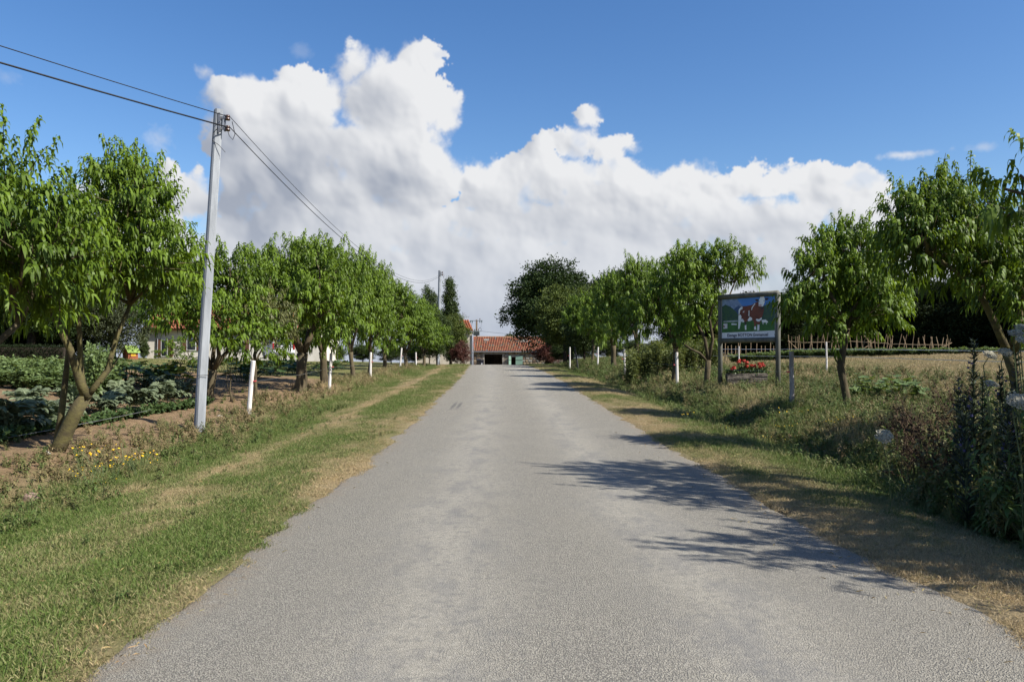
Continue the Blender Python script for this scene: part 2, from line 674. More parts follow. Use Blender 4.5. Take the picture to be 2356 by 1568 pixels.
# ------------------------------------------------------------------ ground sheets
def ground_material():
    m = bpy.data.materials.new('ground_cover')
    m.use_nodes = True
    t = NT(m.node_tree)
    p = t.n['Principled BSDF']
    p.inputs['Roughness'].default_value = 0.95
    p.inputs['Specular IOR Level'].default_value = 0.1
    pos = t.node('ShaderNodeNewGeometry').outputs['Position']
    A = lambda k: t.node('ShaderNodeAttribute', attribute_name=k).outputs['Fac']
    fine = t.noise(pos, 28, 5, 0.65)
    mid = t.noise(pos, 5, 4, 0.6)
    jit = t.math('MULTIPLY', t.math('SUBTRACT', fine, 0.5), 0.9)
    dry = t.math('ADD', A('dry'), jit, clamp=True)
    grass = t.mix(dry, (0.072, 0.092, 0.024), (0.235, 0.182, 0.105))
    mead = t.mix(t.math('ADD', t.smooth(mid, .3, .7), jit, clamp=True), (0.105, 0.120, 0.038), (0.190, 0.165, 0.068))
    soil = t.mix(t.smooth(mid, .3, .7), (0.235, 0.162, 0.092), (0.150, 0.100, 0.058))
    soil = t.mix(t.smooth(fine, 0.52, 0.72), soil, (0.31, 0.215, 0.135))
    stub = t.mix(t.math('ADD', t.smooth(mid, .32, .68), jit, clamp=True), (0.180, 0.135, 0.066), (0.110, 0.095, 0.040))
    c = t.mix(A('mead'), grass, mead)
    c = t.mix(A('stub'), c, stub)
    c = t.mix(t.math('ADD', A('soil'), t.math('MULTIPLY', jit, A('soil')), clamp=True), c, soil)
    t.l.new(c, p.inputs['Base Color'])
    b = t.node('ShaderNodeBump')
    b.inputs['Distance'].default_value = 0.035
    t.l.new(t.math('ADD', fine, t.math('MULTIPLY', mid, 1.2)), b.inputs['Height'])
    t.l.new(b.outputs[0], p.inputs['Normal'])
    return m


def grow(a, b, s0, f):
    out, s = [a], s0
    while out[-1] < b:
        out.append(out[-1] + s)
        s *= f
    return out


xs = np.arange(-9.6, 9.61, 0.12)
side = np.array(grow(0.15, 190, 0.2, 1.075))
xs = np.concatenate([-9.6 - side[::-1], xs, 9.6 + side])
ys = np.concatenate([np.arange(-30, 2.5, 0.8), np.arange(2.5, 24, 0.12), np.arange(24, 84, 0.3), np.array(grow(84, 440, 0.6, 1.09))])
GX, GY = np.meshgrid(xs, ys)
GX = GX + x_bend(GY)
GZ = ground(GX, GY)
sl = soilness(GX, GY)
GZ = GZ + sl * (vnoise(GX, GY, 4.5, 3, 3) - 0.5) * 0.10 * (GY < 40)          # clods and ridges in the tilled soil
nx, ny = len(xs), len(ys)
idx = np.arange(nx * ny).reshape(ny, nx)
quads = np.stack([idx[:-1, :-1], idx[:-1, 1:], idx[1:, 1:], idx[1:, :-1]], -1).reshape(-1, 4)
fx, fy = GX.ravel()[quads].mean(1), GY.ravel()[quads].mean(1)
fa, fb = x_left(fy) - fx, fx - x_right(fy)
fs = soilness(fx, fy)
zone = np.where(fa > 0, np.where(fs > 0.5, 1, np.where(fa < 6.0, 0, 2)), np.where(fb > 6.5, 3, 0))
GA = {'dry': dryness(GX, GY).ravel(), 'soil': sl.ravel(), 'stub': stubble(GX, GY).ravel(), 'mead': meadow(GX, GY).ravel()}
GV = np.stack([GX, GY, GZ], -1).reshape(-1, 3)
M_GROUND = ground_material()
for zi, nm in enumerate(('grass_verge', 'garden_soil', 'meadow', 'stubble_field')):
    q = quads[zone == zi]
    used, inv = np.unique(q.ravel(), return_inverse=True)
    me = np_mesh(nm, GV[used], inv, np.full(len(q), 4), M_GROUND, attrs={k: v[used] for k, v in GA.items()}, smooth=True)
    tag(link(nm, me), kind='structure')


# ------------------------------------------------------------------ road
def road_material():
    m = bpy.data.materials.new('chip_seal')
    m.use_nodes = True
    t = NT(m.node_tree)
    p = t.n['Principled BSDF']
    p.inputs['Roughness'].default_value = 0.85
    p.inputs['Specular IOR Level'].default_value = 0.25
    pos = t.node('ShaderNodeNewGeometry').outputs['Position']
    A = lambda k: t.node('ShaderNodeAttribute', attribute_name=k).outputs['Fac']
    u = A('across')
    wear = A('wear')
    v = t.node('ShaderNodeTexVoronoi', feature='F1')
    v.inputs['Scale'].default_value = 105
    v.inputs['Randomness'].default_value = 1
    t.l.new(pos, v.inputs['Vector'])
    cell = t.sep(v.outputs['Color'])[0]
    gap = t.smooth(v.outputs['Distance'], 0.35, 0.75)
    big = t.noise(pos, 0.55, 4, 0.6)
    mid = t.noise(t.vmath('MULTIPLY', pos, (1.0, 0.4, 1)), 2.6, 5, 0.65)
    c = t.mix(cell, (0.232, 0.214, 0.176), (0.362, 0.336, 0.278))
    pit = t.math('MULTIPLY', gap, t.math('SUBTRACT', 1.0, t.math('MULTIPLY', wear, 0.65)))
    c = t.mix(t.math('MULTIPLY', pit, 0.66), c, (0.052, 0.050, 0.048))
    blot = t.noise(pos, 11, 5, 0.7)
    c = t.mix(t.math('MULTIPLY', t.smooth(blot, 0.46, 0.70), t.math('ADD', 0.10, t.math('MULTIPLY', wear, 0.55))), c, (0.136, 0.130, 0.122))
    c = t.mix(t.math('MULTIPLY', t.smooth(mid, 0.40, 0.72), t.math('ADD', 0.06, t.math('MULTIPLY', wear, 0.62))), c, (0.150, 0.146, 0.140))
    c = t.mix(t.math('MULTIPLY', t.smooth(big, 0.5, 0.8), 0.35), c, (0.26, 0.245, 0.21))
    edge = A('edge')
    grit = t.noise(pos, 9, 5, 0.7)
    c = t.mix(t.math('MULTIPLY', edge, t.smooth(grit, 0.35, 0.62)), c, (0.25, 0.205, 0.150))
    # skid mark, a mended pot hole and a pale scuff
    x, y, z = t.sep(pos)

    def spot(cx, cy, rx, ry):
        q = t.vmath('MULTIPLY', t.vmath('SUBTRACT', t.comb(x, y), (cx, cy, 0)), (1 / rx, 1 / ry, 0))
        return t.vmath('LENGTH', q, out=1)
    h = hit(1052, 937)
    for dx in (-0.10, 0.06):
        s = t.math('ADD', spot(h.x + dx, h.y, 0.07, 1.5), t.math('MULTIPLY', t.math('SUBTRACT', blot, 0.5), 1.6))
        c = t.mix(t.math('MULTIPLY', t.smooth(s, 0.4, 1.0, 1, 0), 0.6), c, (0.075, 0.075, 0.08))
    h = hit(1095, 1190)
    s = t.math('ADD', spot(h.x, h.y, 0.24, 0.42), t.math('MULTIPLY', t.math('SUBTRACT', blot, 0.5), 0.5))
    ring = t.math('SUBTRACT', t.smooth(s, 0.9, 1.1, 1, 0), t.smooth(s, 0.6, 0.9, 1, 0))
    c = t.mix(t.math('MULTIPLY', ring, 0.16), c, (0.10, 0.10, 0.105))
    h = hit(1108, 1000)
    s = t.math('ADD', spot(h.x, h.y, 0.18, 0.55), t.math('MULTIPLY', t.math('SUBTRACT', grit, 0.5), 1.5))
    c = t.mix(t.math('MULTIPLY', t.smooth(s, 0.3, 1.1, 1, 0), 0.55), c, (0.30, 0.275, 0.23))
    t.l.new(c, p.inputs['Base Color'])
    b = t.node('ShaderNodeBump')
    b.inputs['Distance'].default_value = 0.006
    hgt = t.math('ADD', t.math('MULTIPLY', pit, -1.0), t.math('MULTIPLY', cell, 0.4))
    t.l.new(hgt, b.inputs['Height'])
    t.l.new(b.outputs[0], p.inputs['Normal'])
    return m


ry = np.concatenate([np.arange(-30, 2.4, 0.8), np.arange(2.4, 24, 0.1), np.arange(24, 100, 0.25), np.arange(100, 119, 1.0)])
ru = np.concatenate([[0, .004, .012, .03], np.linspace(.06, .94, 21), [.97, .988, .996, 1]])
el_ = x_left(ry) - 0.05 + (vnoise(ry, ry * 0, 1.3, 4, 21) - 0.5) * 0.34
er_ = x_right(ry) + 0.05 + (vnoise(ry, ry * 0, 1.3, 4, 22) - 0.5) * 0.42
RX = el_[:, None] * (1 - ru) + er_[:, None] * ru
RYY = np.repeat(ry[:, None], len(ru), 1)
RZ = z_road(RYY) + 0.012 - 0.03 * (2 * ru - 1) ** 2 - 0.06 * (np.clip(np.abs(2 * ru - 1) - 0.985, 0, 1) / 0.015) ** 2 * 0.5
RZ += 0.004 * np.sin(RYY * 0.8 + ru * 5)
nu = len(ru)
ridx = np.arange(len(ry) * nu).reshape(len(ry), nu)
rq = np.stack([ridx[:-1, :-1], ridx[:-1, 1:], ridx[1:, 1:], ridx[1:, :-1]], -1).reshape(-1, 4)
acr = np.repeat((2 * ru - 1)[None], len(ry), 0)
wear = np.exp(-((acr + 0.36) / 0.20) ** 2) + np.exp(-((acr - 0.36) / 0.18) ** 2)
edg = np.clip((np.abs(acr) - 0.86) / 0.14, 0, 1) ** 1.2
me = np_mesh('road', np.stack([RX, RYY, RZ], -1).reshape(-1, 3), rq, np.full(len(rq), 4), road_material(), smooth=True,
             attrs={'across': acr.ravel(), 'wear': np.clip(wear, 0, 1).ravel(), 'edge': edg.ravel()})
tag(link('road', me), kind='structure')


# ------------------------------------------------------------------ leaves, blades: vector builders
def unit(v):
    return v / np.maximum(np.linalg.norm(v, axis=-1, keepdims=True), 1e-9)


def leaves(P, D, L, Wd, droop, rg, ts=(0.34, 0.70), ws=(1.0, 0.78), flat=0.4):
    """drooping lance leaves: base P, start direction D; returns verts (n*6) and loops for tri, quad, tri"""
    n = len(P)
    D = unit(D)
    L = np.broadcast_to(np.asarray(L, float), (n,))[:, None]
    Wd = np.broadcast_to(np.asarray(Wd, float), (n,))[:, None]
    dr = np.broadcast_to(np.asarray(droop, float), (n,))[:, None]
    G = np.array([0, 0, -1.0])

    def c(t):
        return P + D * L * t * (1 - 0.38 * dr * t) + G * L * dr * t * t * 0.85
    S = unit(np.cross(D, np.array([0, 0, 1.0])) + 1e-6)
    N = np.cross(S, D)
    ro = rg.normal(0, flat, n)[:, None]
    S = S * np.cos(ro) + N * np.sin(ro)
    a, b = c(ts[0]), c(ts[1])
    V = np.stack([P, a + S * Wd * ws[0] / 2, a - S * Wd * ws[0] / 2, b + S * Wd * ws[1] / 2, b - S * Wd * ws[1] / 2, c(1.0)], 1).reshape(-1, 3)
    o = (np.arange(n) * 6)[:, None]
    loops = (o + np.array([0, 2, 1, 1, 2, 4, 3, 3, 4, 5])).ravel()
    sizes = np.tile(np.array([3, 4, 3]), n)
    return V, loops, sizes


def small_leaves(P, D, L, Wd, rg):
    """broad leaves as folded diamonds, two triangles each"""
    n = len(P)
    D = unit(D)
    S = unit(np.cross(D, unit(rg.normal(size=(n, 3)) + np.array([0, 0, 1.2]))))
    L = np.broadcast_to(np.asarray(L, float), (n,))[:, None]
    Wd = np.broadcast_to(np.asarray(Wd, float), (n,))[:, None]
    N = np.cross(S, D)
    m = P + D * L * 0.45
    V = np.stack([P, m + S * Wd / 2 + N * Wd * 0.18, P + D * L, m - S * Wd / 2 + N * Wd * 0.18], 1).reshape(-1, 3)
    o = (np.arange(n) * 4)[:, None]
    loops = (o + np.array([0, 1, 2, 0, 2, 3])).ravel()
    return V, loops, np.full(2 * n, 3)


def join(parts):
    V, Lp, S, A, k = [], [], [], [], 0
    for (v, l, s, a) in parts:
        V.append(v)
        Lp.append(np.asarray(l) + k)
        S.append(s)
        A.append(a)
        k += len(v)
    return np.concatenate(V), np.concatenate(Lp), np.concatenate(S), np.concatenate(A)


# ------------------------------------------------------------------ scatter by geometry nodes (uncountable ground cover)
def scatter(name, P, protos, scale, pick, dry, seed=0, tilt=0.12, kind='stuff'):
    rg = np.random.default_rng(seed)
    n = len(P)
    me = bpy.data.meshes.new(name)
    me.vertices.add(n)
    me.vertices.foreach_set('co', np.asarray(P, np.float32).ravel())
    for k, typ, v in (('sc', 'FLOAT', scale), ('pk', 'INT', pick), ('dry', 'FLOAT', dry)):
        at_ = me.attributes.new(k, typ, 'POINT')
        at_.data.foreach_set('value', np.broadcast_to(np.asarray(v), (n,)).astype(np.int32 if typ == 'INT' else np.float32).copy())
    rot = np.stack([rg.normal(0, tilt, n), rg.normal(0, tilt, n), rg.uniform(0, 6.283, n)], 1)
    at_ = me.attributes.new('ro', 'FLOAT_VECTOR', 'POINT')
    at_.data.foreach_set('vector', rot.astype(np.float32).ravel())
    me.update()
    col = bpy.data.collections.new(name + '_tufts')
    for i, pm in enumerate(protos):
        col.objects.link(bpy.data.objects.new('%s_tuft_%02d' % (name, i), pm))
    g = bpy.data.node_groups.new(name, 'GeometryNodeTree')
    g.interface.new_socket('Geometry', in_out='INPUT', socket_type='NodeSocketGeometry')
    g.interface.new_socket('Geometry', in_out='OUTPUT', socket_type='NodeSocketGeometry')
    gi, go = g.nodes.new('NodeGroupInput'), g.nodes.new('NodeGroupOutput')
    ins = g.nodes.new('GeometryNodeInstanceOnPoints')
    ci = g.nodes.new('GeometryNodeCollectionInfo')
    ci.inputs['Collection'].default_value = col
    ci.inputs['Separate Children'].default_value = True
    ci.inputs['Reset Children'].default_value = True

    def attr(k, typ):
        a = g.nodes.new('GeometryNodeInputNamedAttribute')
        a.data_type = typ
        a.inputs['Name'].default_value = k
        return a.outputs['Attribute']
    g.links.new(gi.outputs[0], ins.inputs['Points'])
    g.links.new(ci.outputs[0], ins.inputs['Instance'])
    ins.inputs['Pick Instance'].default_value = True
    g.links.new(attr('pk', 'INT'), ins.inputs['Instance Index'])
    g.links.new(attr('ro', 'FLOAT_VECTOR'), ins.inputs['Rotation'])
    g.links.new(attr('sc', 'FLOAT'), ins.inputs['Scale'])
    g.links.new(ins.outputs[0], go.inputs[0])
    o = link(name, me)
    md = o.modifiers.new('scatter', 'NODES')
    md.node_group = g
    tag(o, kind=kind)
    return o


def blade_mat(name, green, straw, trans=0.25):
    m = bpy.data.materials.new(name)
    m.use_nodes = True
    t = NT(m.node_tree)
    p = t.n['Principled BSDF']
    d = t.node('ShaderNodeAttribute', attribute_name='dry', attribute_type='INSTANCER').outputs['Fac']
    v = t.node('ShaderNodeAttribute', attribute_name='v').outputs['Fac']
    oi = t.node('ShaderNodeObjectInfo').outputs['Random']
    f = t.math('ADD', d, t.math('MULTIPLY', t.math('SUBTRACT', v, 0.5), 0.75))
    f = t.math('ADD', f, t.math('MULTIPLY', t.math('SUBTRACT', oi, 0.5), 0.2), clamp=True)
    c = t.mix(f, green, straw)
    t.l.new(c, p.inputs['Base Color'])
    p.inputs['Roughness'].default_value = 0.6
    p.inputs['Specular IOR Level'].default_value = 0.25
    tr = t.node('ShaderNodeBsdfTranslucent')
    t.l.new(c, tr.inputs[0])
    mx = t.node('ShaderNodeMixShader')
    mx.inputs[0].default_value = trans
    t.l.new(p.outputs[0], mx.inputs[1])
    t.l.new(tr.outputs[0], mx.inputs[2])
    t.l.new(mx.outputs[0], t.n['Material Output'].inputs['Surface'])
    return m


def tuft_mesh(name, m, n, rad, h, w, lean, seed, hv=0.5):
    rg = np.random.default_rng(seed)
    r = rad * np.sqrt(rg.random(n))
    a = rg.uniform(0, 6.283, n)
    P = np.stack([r * np.cos(a), r * np.sin(a), np.full(n, -0.01)], 1)
    D = np.stack([rg.normal(0, lean, n), rg.normal(0, lean, n), np.ones(n)], 1)
    L = h * rg.uniform(1 - hv, 1 + hv * 0.6, n)
    V, lo, si = leaves(P, D, L, w * rg.uniform(.7, 1.2, n), rg.uniform(0.1, 0.75, n), rg, ts=(0.3, 0.68), ws=(1.0, 0.7), flat=1.5)
    return np_mesh(name, V, lo, si, m, attrs={'v': np.repeat(rg.random(n), 6)})


M_BLADE = blade_mat('grass_blade', (0.098, 0.150, 0.030), (0.430, 0.325, 0.185))
M_WEED = blade_mat('weed_leaf', (0.080, 0.128, 0.030), (0.250, 0.185, 0.095))
MOWN = [tuft_mesh('mown_grass', M_BLADE, 90, 0.11, 0.050, 0.0036, 0.6, 100 + i) for i in range(6)]
TALL = [tuft_mesh('tall_grass', M_BLADE, 60, 0.11, 0.20, 0.0055, 0.38, 110 + i) for i in range(4)]


def spread(area, n, seed, keep):
    """random ground points in (x-offset range from a road edge) with a keep(X, Y) probability"""
    rg = np.random.default_rng(seed)
    side, o0, o1, y0, y1, power = area
    Y = y0 + (y1 - y0) * rg.random(n) ** power
    o = rg.uniform(o0, o1, n)
    X = x_left(Y) - o if side < 0 else x_right(Y) + o
    k = rg.random(n) < keep(X, Y)
    X, Y = X[k], Y[k]
    return np.stack([X, Y, ground(X, Y)], 1), rg


one = lambda X, Y: np.ones_like(X)
parts = []
for i, (area, n) in enumerate((((-1, -.22, 3.7, 2.6, 12, 1.3), 14000), ((-1, -.2, 3.8, 12, 34, 1.3), 9000), ((-1, 0, 4.2, 30, 78, 1.0), 3200),
                               ((1, -.25, 2.2, 3.0, 14, 1.2), 8000), ((1, -.22, 2.2, 14, 34, 1.3), 5000), ((1, 0, 2.2, 30, 78, 1.0), 1800))):
    # thin and ragged towards the tarmac
    def keep(X, Y):
        o = np.maximum(x_left(Y) - X, X - x_right(Y))
        return np.clip(0.42 + o * 2.4 + (vnoise(X, Y, 2.6, 3, 31) - 0.5) * 2.6, 0.0, 1)
    P, rg = spread(area, n, 300 + i, keep)
    far = np.clip(P[:, 1] / 22, 1, 3.2)
    d = dryness(P[:, 0], P[:, 1])
    parts.append((P, (0.75 + 0.5 * rg.random(len(P)) + 0.45 * (d < 0.35)) * far ** 0.75, rg.integers(0, 6, len(P)), d))
P, s, k, d = (np.concatenate([q[j] for q in parts]) for j in range(4))
scatter('verge_grass', P, MOWN, s, k, d, 1, 0.1)

parts = []
for i, (area, n, sc) in enumerate((((-1, 2.6, 3.9, 4, 20, 1.2), 900, .62), ((-1, 2.8, 4.4, 20, 70, 1.1), 900, .8), ((1, 1.7, 4.6, 5, 24, 1.0), 2600, 1.0),
                                   ((1, 1.9, 5.5, 22, 76, 1.0), 2600, 1.2), ((1, 4.0, 8.5, 8, 40, 1.0), 2400, 1.0), ((-1, 3.6, 5.2, 30, 72, 1.0), 700, 1.2))):
    P, rg = spread(area, n, 320 + i, one)
    d = np.clip(dryness(P[:, 0], P[:, 1]) - 0.02, 0, 1)
    parts.append((P, sc * (0.6 + 0.9 * rg.random(len(P))), rg.integers(0, 4, len(P)), d))
P, s, k, d = (np.concatenate([q[j] for q in parts]) for j in range(4))
scatter('ditch_grass', P, TALL, s, k, d, 2, 0.15)

# short sward of the meadow, stubble of the field
P, rg = spread((-1, 9, 46, 22, 78, 1.0), 9000, 340, lambda X, Y: 1 - soilness(X, Y))
scatter('meadow_grass', P, MOWN, 2.2 + 1.6 * rg.random(len(P)), rg.integers(0, 6, len(P)), np.clip(0.30 + (vnoise(P[:, 0], P[:, 1], .35, 3, 41) - .5) * 1.1, 0, 1), 3, 0.1)
P, rg = spread((1, 6.5, 30, 12, 62, 1.0), 9000, 341, stubble)
scatter('field_stubble', P, MOWN, 1.8 + 1.6 * rg.random(len(P)), rg.integers(0, 6, len(P)), np.clip(0.78 + (vnoise(P[:, 0], P[:, 1], .5, 3, 42) - .5) * 0.9, 0, 1), 4, 0.1)

# ------------------------------------------------------------------ trees
M_BARK = mat('peach_bark', (0.105, 0.085, 0.050), (0.060, 0.047, 0.030), 0.9, 9, 0.15, 0.012, 26, stretch=(1, 1, .35))
M_BARK_LICHEN = mat('lichen_bark', (0.125, 0.110, 0.045), (0.075, 0.062, 0.036), 0.9, 5, 0.15, 0.010, 30, stretch=(1, 1, 1.6))
M_BARK_DARK = mat('dark_bark', (0.050, 0.040, 0.030), (0.028, 0.022, 0.018), 0.95, 8, 0.1, 0.02, 20)
M_PEACH = leaf_mat('peach_leaf', (0.019, 0.046, 0.007), (0.178, 0.272, 0.022), 0.38, 0.5, 0.28)
M_PEACH_DULL = leaf_mat('peach_leaf_dull', (0.045, 0.060, 0.018), (0.180, 0.185, 0.060), 0.30, 0.5, 0.35)
M_OAK = leaf_mat('oak_leaf', (0.012, 0.024, 0.009), (0.050, 0.080, 0.022), 0.2, 0.6, 0.15)
M_ASH = leaf_mat('ash_leaf', (0.026, 0.045, 0.012), (0.155, 0.195, 0.045), 0.25, 0.55, 0.2)
M_MID = leaf_mat('poplar_leaf', (0.018, 0.034, 0.011), (0.085, 0.120, 0.034), 0.22, 0.55, 0.2)
M_WILLOW = leaf_mat('willow_leaf', (0.035, 0.048, 0.022), (0.105, 0.122, 0.058), 0.25, 0.55, 0.3)
M_BEECH = leaf_mat('copper_leaf', (0.045, 0.018, 0.014), (0.150, 0.058, 0.042), 0.2, 0.5, 0.3, tint=(1.2, .8, .6))
M_HEDGE = leaf_mat('dark_hedge_leaf', (0.007, 0.013, 0.005), (0.034, 0.050, 0.017), 0.15, 0.6, 0.12)


def limb_path(a, b, rg, sag=0.10, n=5):
    a, b = np.array(a, float), np.array(b, float)
    L = np.linalg.norm(b - a)
    t = np.linspace(0, 1, n)
    p = a + (b - a) * t[:, None]
    p[1:-1] += rg.normal(0, L * 0.045, (n - 2, 3))
    p[:, 2] -= np.sin(t * math.pi) * L * sag * 0.6
    return p


def peach_crown(name, lobes, seed, shoots=820, m=None, leafL=0.185, upright=46, inner=0.32, dens=1.0):
    """shoots of long drooping leaves spread through rounded lobes; returns the crown mesh and the twig paths"""
    rg = np.random.default_rng(seed)
    lobes = np.array(lobes, float)                                   # x y z r
    vol = lobes[:, 3] ** 1.5
    n = int(shoots * dens)
    li = rg.choice(len(lobes), n, p=vol / vol.sum())
    D = unit(rg.normal(size=(n, 3)) + np.array([0, 0, 0.25]))
    rr = np.where(rg.random(n) < inner, rg.uniform(0.25, 0.75, n), rg.uniform(0.72, 1.0, n))
    B = lobes[li, :3] + D * (lobes[li, 3] * rr)[:, None] * np.array([1, 1, 0.9])
    dirs = unit(D * 0.75 + np.array([0, 0, 0.55]) + rg.normal(0, 0.3, (n, 3)))
    Ls = rg.uniform(0.22, 0.46, n)
    # tall young shoots that stand out of the top
    tl = np.argsort(lobes[:, 2] + lobes[:, 3])[-max(3, len(lobes) // 2):]
    lj = rg.choice(tl, upright)
    Du = unit(rg.normal(size=(upright, 3)) * 0.55 + np.array([0, 0, 1.0]))
    Bu = lobes[lj, :3] + Du * (lobes[lj, 3] * 0.85)[:, None]
    B = np.concatenate([B, Bu])
    dirs = np.concatenate([dirs, unit(Du * .5 + np.array([0, 0, 1.0]) + rg.normal(0, .16, (upright, 3)))])
    Ls = np.concatenate([Ls, rg.uniform(0.35, 0.80, upright)])
    young = np.concatenate([rg.random(n) * 0.55 + 0.30 * (rr > 0.85), np.full(upright, 0.75)])
    per = np.maximum(7, (Ls * 42 * rg.uniform(.8, 1.2, len(Ls))).astype(int))
    si = np.repeat(np.arange(len(Ls)), per)
    k = np.concatenate([np.arange(p) for p in per])
    t = (k + rg.random(len(k))) / per[si]
    # the shoot bends over a little
    base = B[si] + dirs[si] * (Ls[si] * t)[:, None] + np.array([0, 0, -1.0]) * (0.22 * Ls[si] * t * t)[:, None]
    ph = k * 2.4 + rg.uniform(0, .6, len(k))
    d = dirs[si]
    u = unit(np.cross(d, np.array([0.3, 0.2, 1.0])))
    w = np.cross(d, u)
    rad = u * np.cos(ph)[:, None] + w * np.sin(ph)[:, None]
    LD = unit(rad * 0.85 + d * 0.75 + np.array([0, 0, 0.25]))
    LL = leafL * rg.uniform(0.72, 1.2, len(k)) * np.where(t > .85, .7, 1)
    V, lo, sz = leaves(base, LD, LL, LL * rg.uniform(0.22, 0.30, len(k)), rg.uniform(0.7, 1.3, len(k)), rg, flat=0.5)
    v = np.clip(young[si] * 0.80 + rg.normal(0.10, 0.16, len(k)) + 0.22 * t, 0, 1)
    return np_mesh(name, V, lo, sz, m or M_PEACH, attrs={'v': np.repeat(v, 6)}), (B, dirs, Ls)


def twigs(mb, shoots, rg, n=160):
    B, D, L = shoots
    for i in rg.choice(len(B), min(n, len(B)), replace=False):
        mb.tube([B[i] - D[i] * 0.18, B[i], B[i] + D[i] * L[i] * .8], [0.008, 0.006, 0.003], 4, cap=False)


def auto_lobes(rg, R0, z0, z1, n=13):
    lob = []
    for i in range(n):
        a = i * 2.4 + rg.uniform(-.4, .4)
        f = ((i * 0.618) % 1.0)
        q = R0 * rg.uniform(0.50, 0.74) * (1.0 - 0.25 * f)
        lob.append((math.cos(a) * q, math.sin(a) * q, z0 + R0 * .30 + (z1 - z0 - R0 * .8) * f, R0 * rg.uniform(0.36, 0.50)))
    for i in range(3):
        a = rg.uniform(0, 6.28)
        lob.append((math.cos(a) * R0 * .3, math.sin(a) * R0 * .3, z1 - R0 * rg.uniform(.45, .75), R0 * rg.uniform(.40, .5)))
    return lob


def peach(seed, fork=0.85, r_trunk=0.085, R0=1.5, z0=1.12, z1=4.2, lobes=None, stems=None, lean=(0.05, 0.0), m=None, bark=None, shoots=820, **kw):
    """meshes of one peach tree: (trunk with limbs, crown)"""
    rg = np.random.default_rng(seed)
    lobes = lobes or auto_lobes(rg, R0, z0, z1)
    mb = MB()
    random.seed(seed)
    f = np.array([lean[0] * fork * 2, lean[1] * fork * 2, fork])
    if stems is None:
        mb.tube([(0, 0, -.15), (0, 0, .0), f * .35 + rg.normal(0, .015, 3), f * .7 + rg.normal(0, .015, 3), f], [r_trunk * 1.5, r_trunk * 1.25, r_trunk, r_trunk * .92, r_trunk * 1.02], 10, wob=.06)
        tips = sorted(range(len(lobes)), key=lambda i: -lobes[i][3])
        main = []
        for j in range(4):
            a = j * 1.57 + rg.uniform(-.4, .4)
            h = np.array([f[0] + math.cos(a) * R0 * .36, f[1] + math.sin(a) * R0 * .36, fork + (z1 - fork) * .34])
            p = limb_path(f - [0, 0, .05], h, rg, -.12)
            mb.tube(p, list(np.linspace(r_trunk * .62, r_trunk * .42, len(p))), 8, wob=.08)
            main.append(h)
        for l in lobes:
            c = np.array(l[:3])
            h = min(main, key=lambda q: np.linalg.norm(q - c))
            p = limb_path(h, c + [0, 0, l[3] * .3], rg, .02)
            mb.tube(p, list(np.linspace(r_trunk * .40, .012, len(p))), 6, wob=.08)
    else:
        for (pts, r0, r1) in stems:
            mb.tube(pts, list(np.linspace(r0, r1, len(pts))), 9, wob=.05)
        ends = [np.array(s[0][-1]) for s in stems]
        for l in lobes:
            c = np.array(l[:3])
            h = min(ends, key=lambda q: np.linalg.norm(q - c))
            p = limb_path(h, c + [0, 0, l[3] * .3], rg, .02)
            mb.tube(p, list(np.linspace(.03, .01, len(p))), 6, wob=.08)
    cm, sh = peach_crown('crown', lobes, seed, shoots, m, **kw)
    twigs(mb, sh, rg)
    return mb.mesh('trunk', bark or M_BARK, smooth=True, fix=False), cm


def plant_tree(name, meshes, loc, rz=0.0, sc=(1, 1, 1), label=None, cat='tree', group=None):
    o = empty(name, loc, rz, label, cat, group)
    o.scale = sc
    link('trunk', meshes[0], o)
    tag(link('crown', meshes[1], o), kind='stuff')
    return o


PV = [peach(s) for s in (50, 57, 52, 53)]
PR = [peach(150 + i, z0=z, fork=1.15, r_trunk=.08) for i, z in enumerate((1.55, 1.4, 1.25, 1.5))]                              # crowns about 2.9 m wide, 1.3 to 4.5 m high


def span(me):
    v = np.empty(len(me.vertices) * 3, np.float32)
    me.vertices.foreach_get('co', v)
    v = v.reshape(-1, 3)
    return np.percentile(v[:, 2], 99.8), (np.percentile(v[:, 0], 99) - np.percentile(v[:, 0], 1) + np.percentile(v[:, 1], 99) - np.percentile(v[:, 1], 1)) / 2


def row_tree(var, px, py, top, x0, x1, label, group, d=None, rz=0.0, meshes=None, name='peach_tree'):
    """a tree of the row: stands at the photo's trunk foot, as tall and wide as its crown there"""
    p = hit(px, py) if d is None else at(px, d)
    h = zat(top, p.y) - p.z
    w = (x1 - x0) * p.y / FPX * (1.14 if group == GL else 1.0)
    H0, W0 = span((meshes or PV[var])[1])
    s, sw = h / H0, w / W0
    return plant_tree(name, meshes or PV[var], p - Vector((0, 0, .02)), rz, (sw, sw, s), label, 'tree', group)


GL = 'peach trees along the left side of the lane'
GR = 'peach trees along the right side of the lane'

